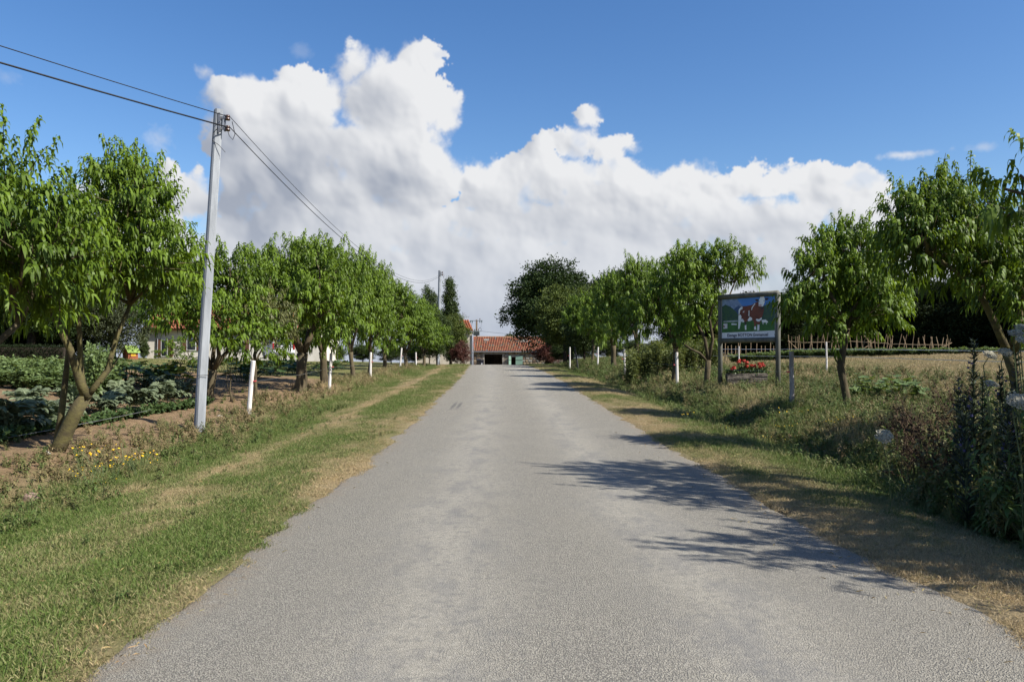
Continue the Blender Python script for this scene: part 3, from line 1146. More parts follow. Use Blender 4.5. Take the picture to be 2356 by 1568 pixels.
# --- the leaning forked tree at the left
p = hit(130, 1040)
s1 = lambda px, py, dy=0.0: ((px - CX) / FPX * (p.y + dy) - p.x, dy, zat(py, p.y + dy) - p.z)
stems = [([s1(118, 1062), s1(142, 1015), s1(170, 955), s1(197, 908)], .125, .10),
         ([s1(200, 912), s1(222, 885), s1(248, 850, .1), s1(270, 770, .2), s1(300, 700, .3)], .055, .028),
         ([s1(196, 915), s1(186, 860), s1(183, 770, -.1), s1(180, 690, -.2)], .06, .03),
         ([s1(200, 915), s1(185, 880, -.1), s1(160, 800, -.25), s1(120, 720, -.4)], .085, .04),
         ([s1(128, 1045, .05), s1(143, 940, .1), s1(152, 860, .1), s1(160, 780, .15)], .06, .035),
         ([s1(232, 880), s1(262, 840, .3), s1(290, 790, .5)], .02, .008)]
lob = [s1(px, py, dy) + (r,) for px, py, dy, r in ((330, 560, .1, .66), (300, 470, -.3, .60), (240, 520, .5, .60), (355, 640, .5, .42), (390, 580, -.3, .38), (280, 610, -.6, .42), (215, 620, .9, .55),
                                                   (120, 640, -.5, .62), (60, 580, .2, .66), (150, 560, -.9, .50), (30, 640, -.3, .42), (80, 650, .6, .42), (330, 500, .7, .5), (270, 430, .0, .36), (330, 440, .1, .34), (400, 650, .3, .30))]
TM = peach(71, lobes=lob, stems=stems, bark=M_BARK_LICHEN, shoots=1080, leafL=.165, upright=60)
plant_tree('peach_tree', TM, p, 0, (1, 1, 1), 'peach tree with a leaning lichen covered trunk forking into three limbs', 'tree', GL)
q = at(-90, 9.2)
TM0 = peach(72, R0=1.6, z0=2.1, z1=4.3, shoots=1000, leafL=.165, upright=60)
plant_tree('peach_tree', TM0, q, 2.0, (1.0, 1.0, .98), 'tall peach tree whose crown is cut off at the left edge of the photo', 'tree', GL)

row_tree(0, 480, 925, 545, 350, 610, 'peach tree with thin leaning trunk just behind the concrete pole', GL, rz=.6)
row_tree(1, 588, 912, 640, 560, 720, 'low dull green peach tree with slim trunk behind the nearest white post', GL, rz=2.0,
         meshes=peach(61, m=M_PEACH_DULL, r_trunk=.06, shoots=560, z0=2.0, fork=1.3))
TH = peach(62, r_trunk=.14, R0=1.6, fork=1.0, shoots=950, z0=1.3)
row_tree(2, 690, 900, 528, 560, 800, 'tallest peach tree with a thick trunk flaring at its foot', GL, rz=1.2, meshes=TH)
row_tree(3, 748, 885, 560, 680, 850, 'peach tree with dark trunk hard against the second white post on the left', GL, rz=4.0, meshes=TH)
row_tree(0, 812, 870, 562, 740, 890, 'peach tree with straight trunk between the second and third left white posts', GL, rz=3.0)
row_tree(1, 850, 862, 590, 800, 935, 'peach tree with leaning trunk beside the third white post on the left', GL, rz=.3)
row_tree(2, 884, 850, 640, 830, 960, 'peach tree whose short trunk shows just past the third left white post', GL, rz=5.0)
row_tree(3, 934, 845, 672, 880, 1010, 'pale green peach tree by the fourth white post on the left', GL, rz=2.2)
row_tree(0, 975, 838, 690, 930, 1030, 'far peach tree at the end of the left row near the crest', GL, d=64, rz=1.5)

# small sapling with a bare crooked stem
p = hit(412, 868)
row_tree(0, 412, 868, 770, 375, 460, 'young peach sapling in the grass left of the concrete pole', GL, rz=1.0, meshes=peach(63, r_trunk=.045, shoots=150, fork=1.3, upright=12, leafL=.22))
p = hit(532, 925)
mb = MB()
mb.tube([(0, 0, -.05), (.02, 0, .12), (-.04, 0, .3), (-.02, 0, .6), (.0, 0, 1.05)], [.05, .045, .02, .014, .008], 7)
mb.tube([(-.04, 0, .25), (-.12, 0, .5), (-.14, 0, .85)], [.014, .01, .005], 5)
o = empty('grafted_sapling', p, 0, 'thin bare sapling stem with a swollen foot in the soil beside the pole', 'sapling')
mb.build('trunk', M_BARK, o, True)

# --- right side row
p = hit(1948, 936)
s1 = lambda px, py, dy=0.0: ((px - CX) / FPX * (p.y + dy) - p.x, dy, zat(py, p.y + dy) - p.z)
stems = [([s1(1952, 950), s1(1950, 925), s1(1943, 890), s1(1934, 845), s1(1940, 800), s1(1948, 755)], .10, .075),
         ([s1(1947, 760), s1(1960, 715), s1(1990, 670, .2), s1(2010, 620, .2)], .06, .03),
         ([s1(1947, 758), s1(1930, 710, -.2), s1(1900, 660, -.2), s1(1890, 600, -.2)], .055, .03),
         ([s1(1947, 758), s1(1950, 690, .3), s1(1945, 620, .3)], .05, .03),
         ([s1(1936, 850), s1(1922, 825), s1(1908, 800)], .025, .01)]
lob = [s1(px, py, dy) + (r,) for px, py, dy, r in ((1895, 585, 0, .48), (1945, 565, .3, .48), (1995, 570, -.2, .46), (2035, 590, .3, .36), (1870, 630, -.3, .45), (1930, 630, .5, .5), (1990, 640, -.5, .5), (2050, 660, .2, .42),
                                                   (1842, 690, -.3, .34), (1815, 705, -.4, .22), (1895, 690, .4, .45), (1960, 690, .7, .45), (2030, 705, -.4, .42), (1980, 735, .1, .32), (2065, 715, .3, .30), (1905, 735, -.4, .32), (1870, 720, .5, .35), (1910, 790, -.1, .09))]
plant_tree('peach_tree', peach(77, lobes=lob, stems=stems, shoots=1050, upright=56), p, 0, (1, 1, 1), 'peach tree with slim bent trunk and round crown right of the billboard', 'tree', GR)

p = hit(1625, 890)
s1 = lambda px, py, dy=0.0: ((px - CX) / FPX * (p.y + dy) - p.x, dy, zat(py, p.y + dy) - p.z)
stems = [([s1(1624, 905), s1(1625, 885), s1(1628, 855), s1(1630, 828)], .12, .10),
         ([s1(1629, 832), s1(1610, 812), s1(1590, 803), s1(1572, 790, .2)], .05, .03),
         ([s1(1630, 830), s1(1622, 780), s1(1600, 735, .2), s1(1590, 690, .2)], .07, .03),
         ([s1(1630, 830), s1(1640, 780), s1(1632, 730, -.2), s1(1650, 670, -.2)], .07, .03),
         ([s1(1640, 760), s1(1665, 715, .3), s1(1690, 650, .3)], .04, .025)]
lob = [s1(px, py, dy) + (r,) for px, py, dy, r in ((1568, 640, 0, .60), (1605, 612, .3, .60), (1645, 602, 0, .55), (1692, 604, -.2, .52), (1722, 622, .3, .42), (1560, 690, .2, .52), (1600, 680, -.5, .52), (1632, 650, .6, .5),
                                                   (1680, 636, .5, .42), (1590, 735, 0, .42), (1625, 715, .7, .42), (1570, 600, -.4, .4), (1640, 690, -.3, .35), (1560, 770, .2, .35))]
plant_tree('peach_tree', peach(76, lobes=lob, stems=stems, shoots=900, upright=60), p, 0, (1, 1, 1), 'peach tree with flat topped crown and low side limb left of the billboard', 'tree', GR)

row_tree(2, 1550, 882, 575, 1420, 1620, 'peach tree with dark trunk between the billboard and the second right post', GR, rz=5.1, meshes=PR[3])
row_tree(0, 1470, 862, 588, 1410, 1540, 'bright peach tree rising behind the second white post on the right', GR, d=40, rz=3.3, meshes=PR[2])
row_tree(1, 1413, 846, 625, 1330, 1460, 'peach tree with stout leaning trunk between two white posts on the right', GR, rz=4.2, meshes=TH)
row_tree(3, 1362, 838, 660, 1300, 1420, 'peach tree with upright trunk far along the right row', GR, d=58, rz=.4, meshes=PR[3])
# near tree whose leaning limb crosses the right edge
p = at(2345, 13.0)
s1 = lambda px, py, dy=0.0: ((px - CX) / FPX * (p.y + dy) - p.x, dy, zat(py, p.y + dy) - p.z)
stems = [([s1(2352, 1000), s1(2345, 930), s1(2335, 860), s1(2318, 812)], .10, .085),
         ([s1(2320, 815), s1(2290, 745), s1(2262, 690), s1(2215, 635, -.1), s1(2150, 590, -.2)], .07, .03),
         ([s1(2322, 812), s1(2345, 740, .2), s1(2352, 660, .3), s1(2340, 590, .4)], .06, .03),
         ([s1(2262, 690), s1(2258, 610, .3), s1(2250, 540, .4)], .04, .02),
         ([s1(2322, 815), s1(2380, 760, -.3), s1(2440, 690, -.6)], .06, .03)]
lob = [s1(px, py, dy) + (r * 1.08,) for px, py, dy, r in ((2150, 500, 0, .58), (2205, 470, .3, .48), (2110, 560, -.5, .46), (2180, 560, .7, .55), (2250, 520, -.4, .50), (2290, 560, .4, .52), (2140, 470, -.1, .36), (2105, 610, .4, .36), (2290, 620, -.5, .5), (2060, 580, .5, .3), (2170, 620, .4, .4),
                                                   (2350, 590, .2, .55), (2420, 560, -.3, .6), (2470, 620, .3, .6), (2230, 600, .9, .5), (2330, 660, 1.0, .45), (2080, 500, .2, .30), (2390, 680, -.9, .5))]
plant_tree('peach_tree', peach(73, lobes=lob, stems=stems, shoots=1350, leafL=.16, upright=24, bark=M_BARK_LICHEN), p, 0, (1, 1, 1), 'near peach tree with yellow green leaning limb crossing the right edge', 'tree', GR)
TMN = peach(74, lobes=auto_lobes(np.random.default_rng(74), 1.75, 1.9, 5.5) + [(-2.55, .2, 2.50, .26), (-2.40, .2, 2.62, .26), (-2.2, .2, 2.70, .26), (-1.9, .15, 2.75, .28)], shoots=640, leafL=.165, upright=50)
plant_tree('peach_tree', TMN, (7.45, 7.6, gz(7.45, 7.6)), 0.0, (1.0, 1.0, 1.16), 'nearest peach tree whose dark leaves reach in at the top right corner', 'tree', GR)
TMS = peach(79, R0=1.55, z0=2.1, z1=4.3, shoots=520, leafL=.165, upright=40)
plant_tree('peach_tree', TMS, (6.9, 5.0, gz(6.9, 5.0)), 4.0, (1.0, 1.0, 1.08), 'peach tree standing just outside the right edge whose shade lies on the verge', 'tree', GR)


# --- broad leaved trees of the background
def broad(seed, lobes, trunk, m, n=26000, leaf=0.13, bark=None, shell=0.55, clump=True):
    rg = np.random.default_rng(seed)
    lobes = np.array(lobes, float)
    sub = [tuple(l[:3]) + (l[3] * .8,) for l in lobes]
    for l in lobes:
        for _ in range(9):
            dd = unit(rg.normal(size=3) + np.array([0, 0, .15]))
            sub.append(tuple(l[:3] + dd * l[3] * rg.uniform(.62, 1.0)) + (l[3] * rg.uniform(.20, .42),))
    twig_to = lobes
    lobes = np.array(sub)
    v = lobes[:, 3] ** 2
    nc = n // 14
    li = rg.choice(len(lobes), nc, p=v / v.sum())
    D = unit(rg.normal(size=(nc, 3)) + np.array([0, 0, .2]))
    rr = np.where(rg.random(nc) < shell, rg.uniform(.86, 1.0, nc), rg.uniform(.35, .9, nc))
    lump = 1 + 0.16 * np.sin(D[:, 0] * 5 + li) * np.sin(D[:, 1] * 4 + li * 2) + rg.normal(0, .05, nc)
    Cc = lobes[li, :3] + D * (lobes[li, 3] * rr * lump)[:, None] * np.array([1, 1, .92])
    k = np.repeat(np.arange(nc), 14)
    sp = leaf * 1.15
    P = Cc[k] + rg.normal(0, sp, (len(k), 3)) * np.array([1, 1, .6])
    Dl = unit(D[k] * .7 + rg.normal(0, .7, (len(k), 3)) + np.array([0, 0, -.15]))
    Ls = leaf * rg.uniform(.7, 1.3, len(k))
    V, lo, sz = small_leaves(P, Dl, Ls, Ls * rg.uniform(.5, .7, len(k)), rg)
    tone = np.clip(rg.random(nc)[k] * .55 + rg.normal(.2, .15, len(k)), 0, 1)
    cm = np_mesh('crown', V, lo, sz, m, attrs={'v': np.repeat(tone, 4)})
    mb = MB()
    random.seed(seed)
    for pts, r0, r1 in trunk:
        mb.tube(pts, list(np.linspace(r0, r1, len(pts))), 9, wob=.06)
    top = np.array(trunk[0][0][-1], float)
    for l in twig_to:
        pth = limb_path(top - [0, 0, .1], l[:3], rg, .0)
        mb.tube(pth, list(np.linspace(trunk[0][2] * .6, .03, len(pth))), 6, wob=.08)
    return mb.mesh('trunk', bark or M_BARK_DARK, smooth=True, fix=False), cm


def round_tree(seed, R0, zb, zt, m, n=24000, leaf=.13, r=.16, nl=11, bark=None):
    rg = np.random.default_rng(seed)
    lob = []
    for i in range(nl):
        a = i * 2.4
        f = (i + .5) / nl
        q = R0 * (.62 * math.sin(math.pi * (.15 + .75 * f)))
        lob.append((math.cos(a) * q, math.sin(a) * q, zb + (zt - zb) * (.18 + .64 * f), R0 * rg.uniform(.36, .52)))
    lob.append((0, 0, (zb + zt) / 2, R0 * .6))
    return broad(seed, lob, [([(0, 0, -.2), (0, 0, zb * .5), (.05, .03, zb + (zt - zb) * .2)], r * 1.3, r * .8)], m, n, leaf, bark)


OAK = round_tree(81, 4.4, 1.3, 9.6, M_OAK, 60000, .21, .3, 16)
ASH = round_tree(82, 2.4, 1.0, 6.2, M_ASH, 26000, .15, .13, 12)
ASH2 = round_tree(83, 2.4, 0.4, 6.2, M_MID, 26000, .15, .10, 12)
WIL = round_tree(84, 3.0, 0.4, 8.0, M_WILLOW, 30000, .16, .16, 14)
DARKT = round_tree(85, 3.2, -0.6, 7.5, M_HEDGE, 60000, .17, .2, 18)
COL_T = broad(86, [(0, 0, z, r) for z, r in ((1.2, .85), (2.2, .95), (3.3, .95), (4.4, .85), (5.4, .75), (6.3, .55), (7.0, .35))] + [(.4, .2, 2.6, .6), (-.4, -.2, 3.6, .6), (.3, -.2, 4.8, .5)],
              [([(0, 0, -.2), (0, 0, 1), (0, 0, 6.6)], .14, .03)], M_MID, 20000, .15)


def far_tree(name, meshes, H, W_, px, d, top, x0, x1, rz, label, base=None, group=None, cat='tree'):
    p = at(px, d)
    if base is not None:
        p.z = zat(base, d)
    h, w = zat(top, d) - p.z, (x1 - x0) * d / FPX
    return plant_tree(name, meshes, p, rz, (w / W_, w / W_, h / H), label, cat, group)


GB = 'trees and shrubs round the farm at the end of the lane'
far_tree('broadleaf_tree', OAK, 9.8, 8.6, 1262, 86, 598, 1158, 1370, .4, 'large dark spreading tree overhanging the barn roof on its right', group=GB)
far_tree('broadleaf_tree', ASH, 6.4, 4.9, 1300, 70, 640, 1225, 1385, 1.0, 'olive green tree standing before the large dark tree', group=GB)
far_tree('broadleaf_tree', ASH2, 6.4, 4.9, 1345, 64, 672, 1278, 1400, 3.0, 'small olive tree with dense low crown beside the far right posts', group=GB)
far_tree('broadleaf_tree', OAK, 9.8, 8.6, 1400, 92, 622, 1330, 1480, 2.0, 'dark treetop showing above the bright peach tree on the right', group=GB)
far_tree('columnar_tree', COL_T, 7.4, 2.1, 1036, 88, 634, 1013, 1060, 0, 'narrow dark upright tree right of the far concrete pole', group=GB)
far_tree('broadleaf_tree', ASH2, 6.4, 4.9, 988, 78, 652, 958, 1024, 1.4, 'loose green tree left of the far concrete pole', group=GB)
far_tree('broadleaf_tree', ASH, 6.4, 4.9, 1038, 72, 712, 990, 1082, 4.4, 'bushy green tree hiding the cream house by the crest', group=GB)
far_tree('broadleaf_tree', ASH2, 6.4, 4.9, 1005, 67, 700, 968, 1045, 2.7, 'dense green shrub tree at the foot of the far concrete pole', group=GB)
far_tree('broadleaf_tree', ASH, 6.4, 4.9, 1176, 160, 765, 1160, 1192, 2.7, 'small round treetop peeping over the barn ridge', base=800, group=GB)
far_tree('copper_shrub', round_tree(87, 1.3, .1, 2.4, M_BEECH, 16000, .09, .05, 9), 2.5, 2.6, 1060, 70, 786, 1032, 1084, 0, 'rounded copper red shrub against the cream house wall', group=GB, cat='shrub')
far_tree('copper_shrub', round_tree(88, 1.3, .1, 2.4, M_BEECH, 12000, .09, .05, 9), 2.5, 2.6, 1262, 84, 786, 1225, 1300, 0, 'copper red shrub in shade under the large dark tree', group=GB, cat='shrub')
far_tree('broadleaf_shrub', ASH2, 6.4, 4.9, 1300, 78, 778, 1268, 1340, 0, 'dark green shrub beneath the trees right of the copper shrub', group=GB, cat='shrub')

GH = 'dark trees behind the vegetable field on the right'
for (px, d, top, x0, x1, rz, lab) in ((1760, 66, 655, 1640, 1860, 0, 'dark hedge tree directly behind the billboard'),
                                      (1880, 70, 640, 1790, 1980, 2, 'dark hedge tree filling the gap between billboard and round peach tree'),
                                      (2010, 66, 590, 1930, 2120, 4, 'dark hedge tree behind the round peach tree crown'),
                                      (2130, 62, 625, 2040, 2230, 1, 'dark hedge tree right of the round peach tree'),
                                      (2235, 60, 610, 2150, 2330, 3, 'dark hedge tree behind the bean poles at their right end'),
                                      (2340, 58, 560, 2250, 2450, 5, 'tall dark hedge tree at the right edge behind the leaning limb'),
                                      (2470, 56, 520, 2350, 2600, 0, 'tall dark hedge tree just outside the right edge'),
                                      (1600, 72, 700, 1520, 1700, 2, 'dark hedge tree behind the corn left of the billboard')):
    far_tree('hedge_tree', DARKT, 7.7, 6.3, px, d, top, x0, x1, rz, lab, group=GH)
GM = 'trees beyond the meadow on the left'
far_tree('broadleaf_tree', DARKT, 7.7, 6.3, 150, 70, 600, 60, 245, 1, 'dark bushy tree behind the fork of the leaning peach tree', group=GM)
far_tree('broadleaf_tree', DARKT, 7.7, 6.3, 20, 68, 640, -70, 110, 4, 'dark bushy tree filling the gap over the clipped hedge at the far left', base=822, group=GM)
far_tree('broadleaf_tree', OAK, 9.8, 8.6, 72, 62, 560, -70, 200, 1, 'large dark tree above the clipped hedge at the far left', group=GM)
far_tree('broadleaf_tree', OAK, 9.8, 8.6, -120, 60, 520, -280, 40, 3, 'large dark tree at the left edge beyond the meadow', group=GM)
far_tree('willow_tree', WIL, 8.2, 6.0, 262, 66, 610, 180, 345, 0, 'grey green willow like tree behind the orange playhouse', group=GM)
far_tree('young_conifer', COL_T, 7.4, 2.1, 331, 70, 752, 320, 342, 0, 'slim young tree against the corner of the white house', group=GM)


# clipped hedge at the far left
def hedge(a, b, w, h, m, name, label, seed, lump=0.0, leaf=(.07, .13), dens=900):
    rg = np.random.default_rng(seed)
    a, b = Vector(a), Vector(b)
    L = (b - a).length
    n = int(L * dens)
    u = rg.random(n)
    f = rg.random(n)
    side = rg.choice([0, 1, 2], n, p=[.4, .4, .2])
    y = np.where(side == 2, rg.uniform(-1, 1, n), np.where(side == 0, -1, 1)) * w / 2
    z = np.where(side == 2, 1.0, f) * h
    d = unit(np.array([b.x - a.x, b.y - a.y, 0.0]))
    nr = np.array([-d[1], d[0], 0])
    P = np.array(a) + d * (u * L)[:, None] + nr * y[:, None]
    P[:, 2] = ground(P[:, 0], P[:, 1]) + z * (1 + lump * np.sin(u * L * 1.1) * np.sin(u * L * .37 + 1))
    P += rg.normal(0, .06, (n, 3))
    Dl = unit(nr * np.sign(y)[:, None] * (side < 2)[:, None] + np.array([0, 0, 1.0]) * (side == 2)[:, None] + rg.normal(0, .6, (n, 3)))
    V, lo, sz = small_leaves(P, Dl, rg.uniform(leaf[0], leaf[1], n), rg.uniform(leaf[0], leaf[1], n) * .65, rg)
    core = MB()
    o = empty(name, a, 0, label, 'hedge')
    c = (np.array(a) + np.array(b)) / 2
    ang = math.atan2(d[1], d[0])
    k = link('foliage', np_mesh('foliage', V - np.array(a), lo, sz, m, attrs={'v': np.repeat(rg.random(n) * .7, 4)}), o)
    tag(k, kind='stuff')
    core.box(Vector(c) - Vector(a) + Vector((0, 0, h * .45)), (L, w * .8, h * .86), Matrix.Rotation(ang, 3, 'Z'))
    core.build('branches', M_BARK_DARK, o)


pa, pb = at(-140, 58), at(150, 60)
hedge(pa, pb, 1.0, 1.0, M_HEDGE, 'clipped_hedge', 'long dark clipped hedge along the far edge of the meadow', 91)

hedge(at(1560, 74), at(2600, 57), 1.6, 3.4, M_HEDGE, 'tall_hedge', 'tall dark overgrown hedge behind the bean poles and billboard', 92, .22, (.14, .26), 1500)

GU = 'shrubs in the distance under the rows of peach trees'
for (px, d, top, w, lab) in ((770, 80, 792, 60, 'low shrub behind the thick trunks at the white house end'), (835, 82, 790, 70, 'low dark shrub seen between two left trunks'), (900, 84, 792, 70, 'low dark shrub behind the fourth white post on the left'),
                             (955, 80, 788, 60, 'low dark shrub behind the smallest white post on the left'), (1345, 76, 780, 60, 'low dark shrub behind the third white post on the right'), (1400, 78, 778, 70, 'low dark shrub behind the stout leaning trunk'),
                             (1455, 76, 780, 70, 'low dark shrub behind the thick white post on the right'), (1515, 74, 782, 70, 'low dark shrub behind the bean plants')):
    far_tree('broadleaf_shrub', ASH2, 6.4, 4.9, px, d, top, px - w / 2, px + w / 2, px % 7, lab, group=GU, cat='shrub')

# ------------------------------------------------------------------ concrete poles and their wires
M_CONC = mat('pole_concrete', (0.34, 0.36, 0.385), (0.235, 0.25, 0.27), 0.85, 4, 0.2, 0.002, 40, stretch=(1, 1, .2))
M_CONC2 = mat('weathered_concrete', (0.30, 0.32, 0.345), (0.22, 0.235, 0.255), 0.85, 3, 0.2)
M_STEEL = mat('galvanised_steel', (0.30, 0.30, 0.31), (0.20, 0.20, 0.21), 0.5, 12, 0.5, metal=0.6)
M_RUST = mat('rusted_iron', (0.10, 0.055, 0.035), (0.05, 0.03, 0.025), 0.8, 18, 0.3)
M_CABLE = mat('black_cable', (0.020, 0.021, 0.024), (0.014, 0.014, 0.016), 0.6, 3, 0.3)
M_PORC = mat('insulator_glaze', (0.10, 0.045, 0.03), (0.06, 0.03, 0.02), 0.25, 3, 0.6)


def concrete_pole(foot, top, w0, w1, label, group, m, fit=True):
    foot, top = Vector(foot), Vector(top)
    o = empty('utility_pole', foot, 0, label, 'utility pole', group)
    T = top - foot
    n = 7
    mb = MB()
    vs = []
    for i in range(n):
        f = i / (n - 1)
        c = T * f - Vector((0, 0, .25 if i == 0 else 0))
        w = w0 + (w1 - w0) * f
        d = w * 1.18
        ch = w * .17
        for x, y in ((-w / 2 + ch, -d / 2), (w / 2 - ch, -d / 2), (w / 2, -d / 2 + ch), (w / 2, d / 2 - ch), (w / 2 - ch, d / 2), (-w / 2 + ch, d / 2), (-w / 2, d / 2 - ch), (-w / 2, -d / 2 + ch)):
            # turned a little so that one narrow side faces left of the lane
            a = R(33)
            vs.append(c + Vector((x * math.cos(a) - y * math.sin(a), x * math.sin(a) + y * math.cos(a), 0)))
    fs = []
    for i in range(n - 1):
        for k in range(8):
            a, b = i * 8 + k, i * 8 + (k + 1) % 8
            fs.append((a, b, b + 8, a + 8))
    fs.append(tuple((n - 1) * 8 + k for k in range(8)))
    mb.add(vs, fs)
    mb.build('shaft', m, o)
    bd = MB()
    q = T * .17
    bd.tube([q + Vector((-.17, -.13, 0)), q + Vector((.0, -.165, .01)), q + Vector((.16, -.08, .015))], .006, 5)
    bd.build('band', M_CABLE, o)
    if fit:
        br = MB()
        at1 = T - Vector((0, 0, .20))
        br.box(at1 + Vector((w1 * .62, -.06, .02)), (.16, .035, .05))
        br.box(at1 + Vector((w1 * .62, -.06, -.20)), (.16, .035, .05))
        br.box(at1 + Vector((w1 * .95, -.06, -.09)), (.03, .05, .34))
        br.box(at1 + Vector((w1 * .30, -w1 * .64, -.09)), (.05, .02, .40))
        br.build('bracket', M_STEEL, o)
        for dz in (.02, -.20):
            ins = MB()
            ins.lathe([(.018, -.05), (.05, -.05), (.05, -.02), (.03, 0), (.05, .02), (.045, .05), (.015, .06)], at1 + Vector((w1 * .95 + .06, -.06, dz)), 10)
            ins.build('insulator', M_PORC, o, True)
        lp = MB()
        q = at1 + Vector((w1 * .95 + .05, -.06, -.2))
        lp.tube([q, q + Vector((.05, -.02, -.16)), q + Vector((.12, -.02, -.24)), q + Vector((.16, 0, -.12)), q + Vector((.10, 0, .14))], .008, 5)
        q = at1 + Vector((w1 * .2, -w1 * .7, -.2))
        lp.tube([q, q + Vector((-.10, 0, -.10)), q + Vector((-.12, 0, -.26)), q + Vector((.02, -.01, -.36)), q + Vector((.14, .02, -.5))], .006, 5)
        lp.build('jumper_cable', M_CABLE, o)
    return o


GP = 'concrete utility poles along the lane'
pf = hit(457, 990)
pt = Vector(((503 - CX) / FPX * pf.y, pf.y, zat(253, pf.y)))
concrete_pole(pf, pt, .190, .158, 'tall pale concrete utility pole leaning right beside the left verge', GP, M_CONC)
gf = at(1008, 70)
gt = Vector(((1012 - CX) / FPX * 70, 70, zat(622, 70)))
concrete_pole(gf, gt, .24, .20, 'far concrete utility pole rising among shrubs near the crest', GP, M_CONC2)


def wire(name, pts, sag, r, label, group=None, m=None, n=18, cat='cable'):
    a, b = Vector(pts[0]), Vector(pts[1])
    P = []
    for i in range(n + 1):
        t = i / n
        p = a.lerp(b, t)
        p.z -= 4 * sag * t * (1 - t)
        P.append(p - a)
    mb = MB()
    mb.tube(P, r, 5)
    return tag(mb.build(name, m or M_CABLE, None, True, a), label, cat, group)


w1 = pt + Vector((.22, -.08, -.16))
w2 = pt + Vector((.22, -.08, -.38))
GW = 'overhead cables on the concrete poles'
wire('overhead_cable', (w1, (-18.2, -8.4, 7.05)), .42, .009, 'thin upper overhead cable running left from the near concrete pole', GW)
wire('overhead_cable', (w2, (-18.4, -8.4, 6.65)), .42, .016, 'thick lower overhead cable running left from the near concrete pole', GW)
g1 = gt + Vector((.22, -.05, -.2))
wire('overhead_cable', (w1 + Vector((.04, 0, 0)), g1 + Vector((0, 0, .04))), 1.84, .007, 'thin overhead cable from the near concrete pole to the far one', GW, n=40)
wire('overhead_cable', (w2 + Vector((.04, 0, 0)), g1 + Vector((0, 0, -.10))), 1.80, .010, 'thick overhead cable sagging from the near concrete pole to the far one', GW, n=40)
wire('overhead_cable', (g1, Vector(((1066 - CX) / FPX * 100, 100, zat(752, 100)))), .6, .012, 'overhead cable from the far concrete pole down to the cream house', GW)

# ------------------------------------------------------------------ white posts with insulators and a thin wire
M_WPOST = mat('white_paint_wood', (0.62, 0.59, 0.56), (0.33, 0.27, 0.22), 0.75, 9, 0.25, 0.006, 18, stretch=(1, 1, .3), contrast=(.50, .74))
M_GPOST = mat('grey_weathered_wood', (0.36, 0.33, 0.32), (0.22, 0.19, 0.18), 0.85, 9, 0.2, 0.005, 20, stretch=(1, 1, .2))
M_PINK = mat('pink_plastic', (0.60, 0.09, 0.10), None, 0.4)
M_WIRE = mat('fence_wire', (0.30, 0.30, 0.30), None, 0.5, metal=0.5)


def post(base, top_px, label, group, r=.068, m=None, ins=True, side=1, lean=None, name='fence_post', cat='post'):
    o = empty(name, base, 0, label, cat, group)
    T = Vector(((top_px[0] - CX) / FPX * base.y, base.y, zat(top_px[1], base.y))) - base
    mb = MB()
    random.seed(int(base.y * 10))
    mb.tube([(0, 0, -.2), T * .3 + Vector((.006, 0, 0)), T * .65, T * .985, T], [r * 1.05, r, r * .98, r * .97, r * .86], 9, wob=.05)
    mb.build('stake', m or M_WPOST, o, False)
    if ins:
        k = MB()
        q = T * .62
        k.tube([q + Vector((side * r * .8, -.01, 0)), q + Vector((side * (r + .05), -.02, 0))], [.018, .022], 7)
        k.tube([q + Vector((side * (r + .05), -.02, .0)), q + Vector((side * (r + .075), -.02, .02))], [.022, .012], 7)
        k.build('insulator', M_PINK, o)
    return base + T * .62 + Vector((side * (r + .06), -.02, 0))


GWL = 'white posts along the left verge'
lw = []
for (b, t, lab) in (((571, 955), (583, 829), 'nearest white post on the left leaning right with a pink insulator'),
                    ((757, 897), (762, 812), 'second white post on the left standing before a dark trunk'),
                    ((852, 868), (853, 810), 'third white post on the left with a split top'),
                    ((920, 848), (924, 800), 'fourth white post on the left under the pale green peach tree'),
                    ((957, 838), (957, 810), 'smallest and farthest white post on the left')):
    lw.append(post(hit(*b, d1=62), t, lab, GWL, .057))
GWR = 'white posts along the right bank'
rw = []
for (b, t, lab, m) in (((1822, 932), (1821, 808), 'grey weathered post on the bank right of the billboard', M_GPOST),
                       ((1558, 887), (1557, 810), 'white post below the peach trees left of the billboard', None),
                       ((1438, 863), (1436, 803), 'thick white post before the stout leaning peach trunk', None),
                       ((1375, 841), (1376, 798), 'thin white post in the grass third from the billboard', None),
                       ((1311, 829), (1311, 798), 'smallest white post at the far end of the right bank', None)):
    p = hit(*b, d1=62) if b[0] > 1320 else at(b[0], 62)
    rw.append(post(p, t, lab, GWR, .06, m, side=-1))
p = at(1331, 58)
post(p, (1322, 797), 'dark post with a white painted foot leaning left on the right bank', GWR, .06, mat('tarred_wood', (.05, .045, .04), (.03, .03, .03)), ins=False)
for nm, pts, gl, lab in (('fence_wire', lw, GWL, 'thin wire strung along the white posts on the left'), ('fence_wire', rw, GWR, 'thin wire strung along the posts on the right bank')):
    mb = MB()
    for a, b in zip(pts[:-1], pts[1:]):
        mb.tube([a - pts[0], (a + b) / 2 - pts[0] - Vector((0, 0, .05)), b - pts[0]], .003, 4, cap=False)
    tag(mb.build(nm, M_WIRE, None, False, pts[0]), lab, 'wire')
pa = lw[0]
pb = Vector((-7.9, 6.0, gz(-7.9, 6) + .5))
wire('garden_wire', (Vector((-7.55, 16.4, .45)), Vector((-9.4, 6.0, .16))), .1, .004, 'slack pale wire lying over the tilled soil by the forked tree', None, M_WIRE, cat='wire')

# ------------------------------------------------------------------ billboard with the cow picture
M_LOG = mat('billboard_log', (0.150, 0.145, 0.115), (0.095, 0.095, 0.085), 0.8, 5, 0.25, 0.004, 16, stretch=(1, 1, .3))
flat = {}


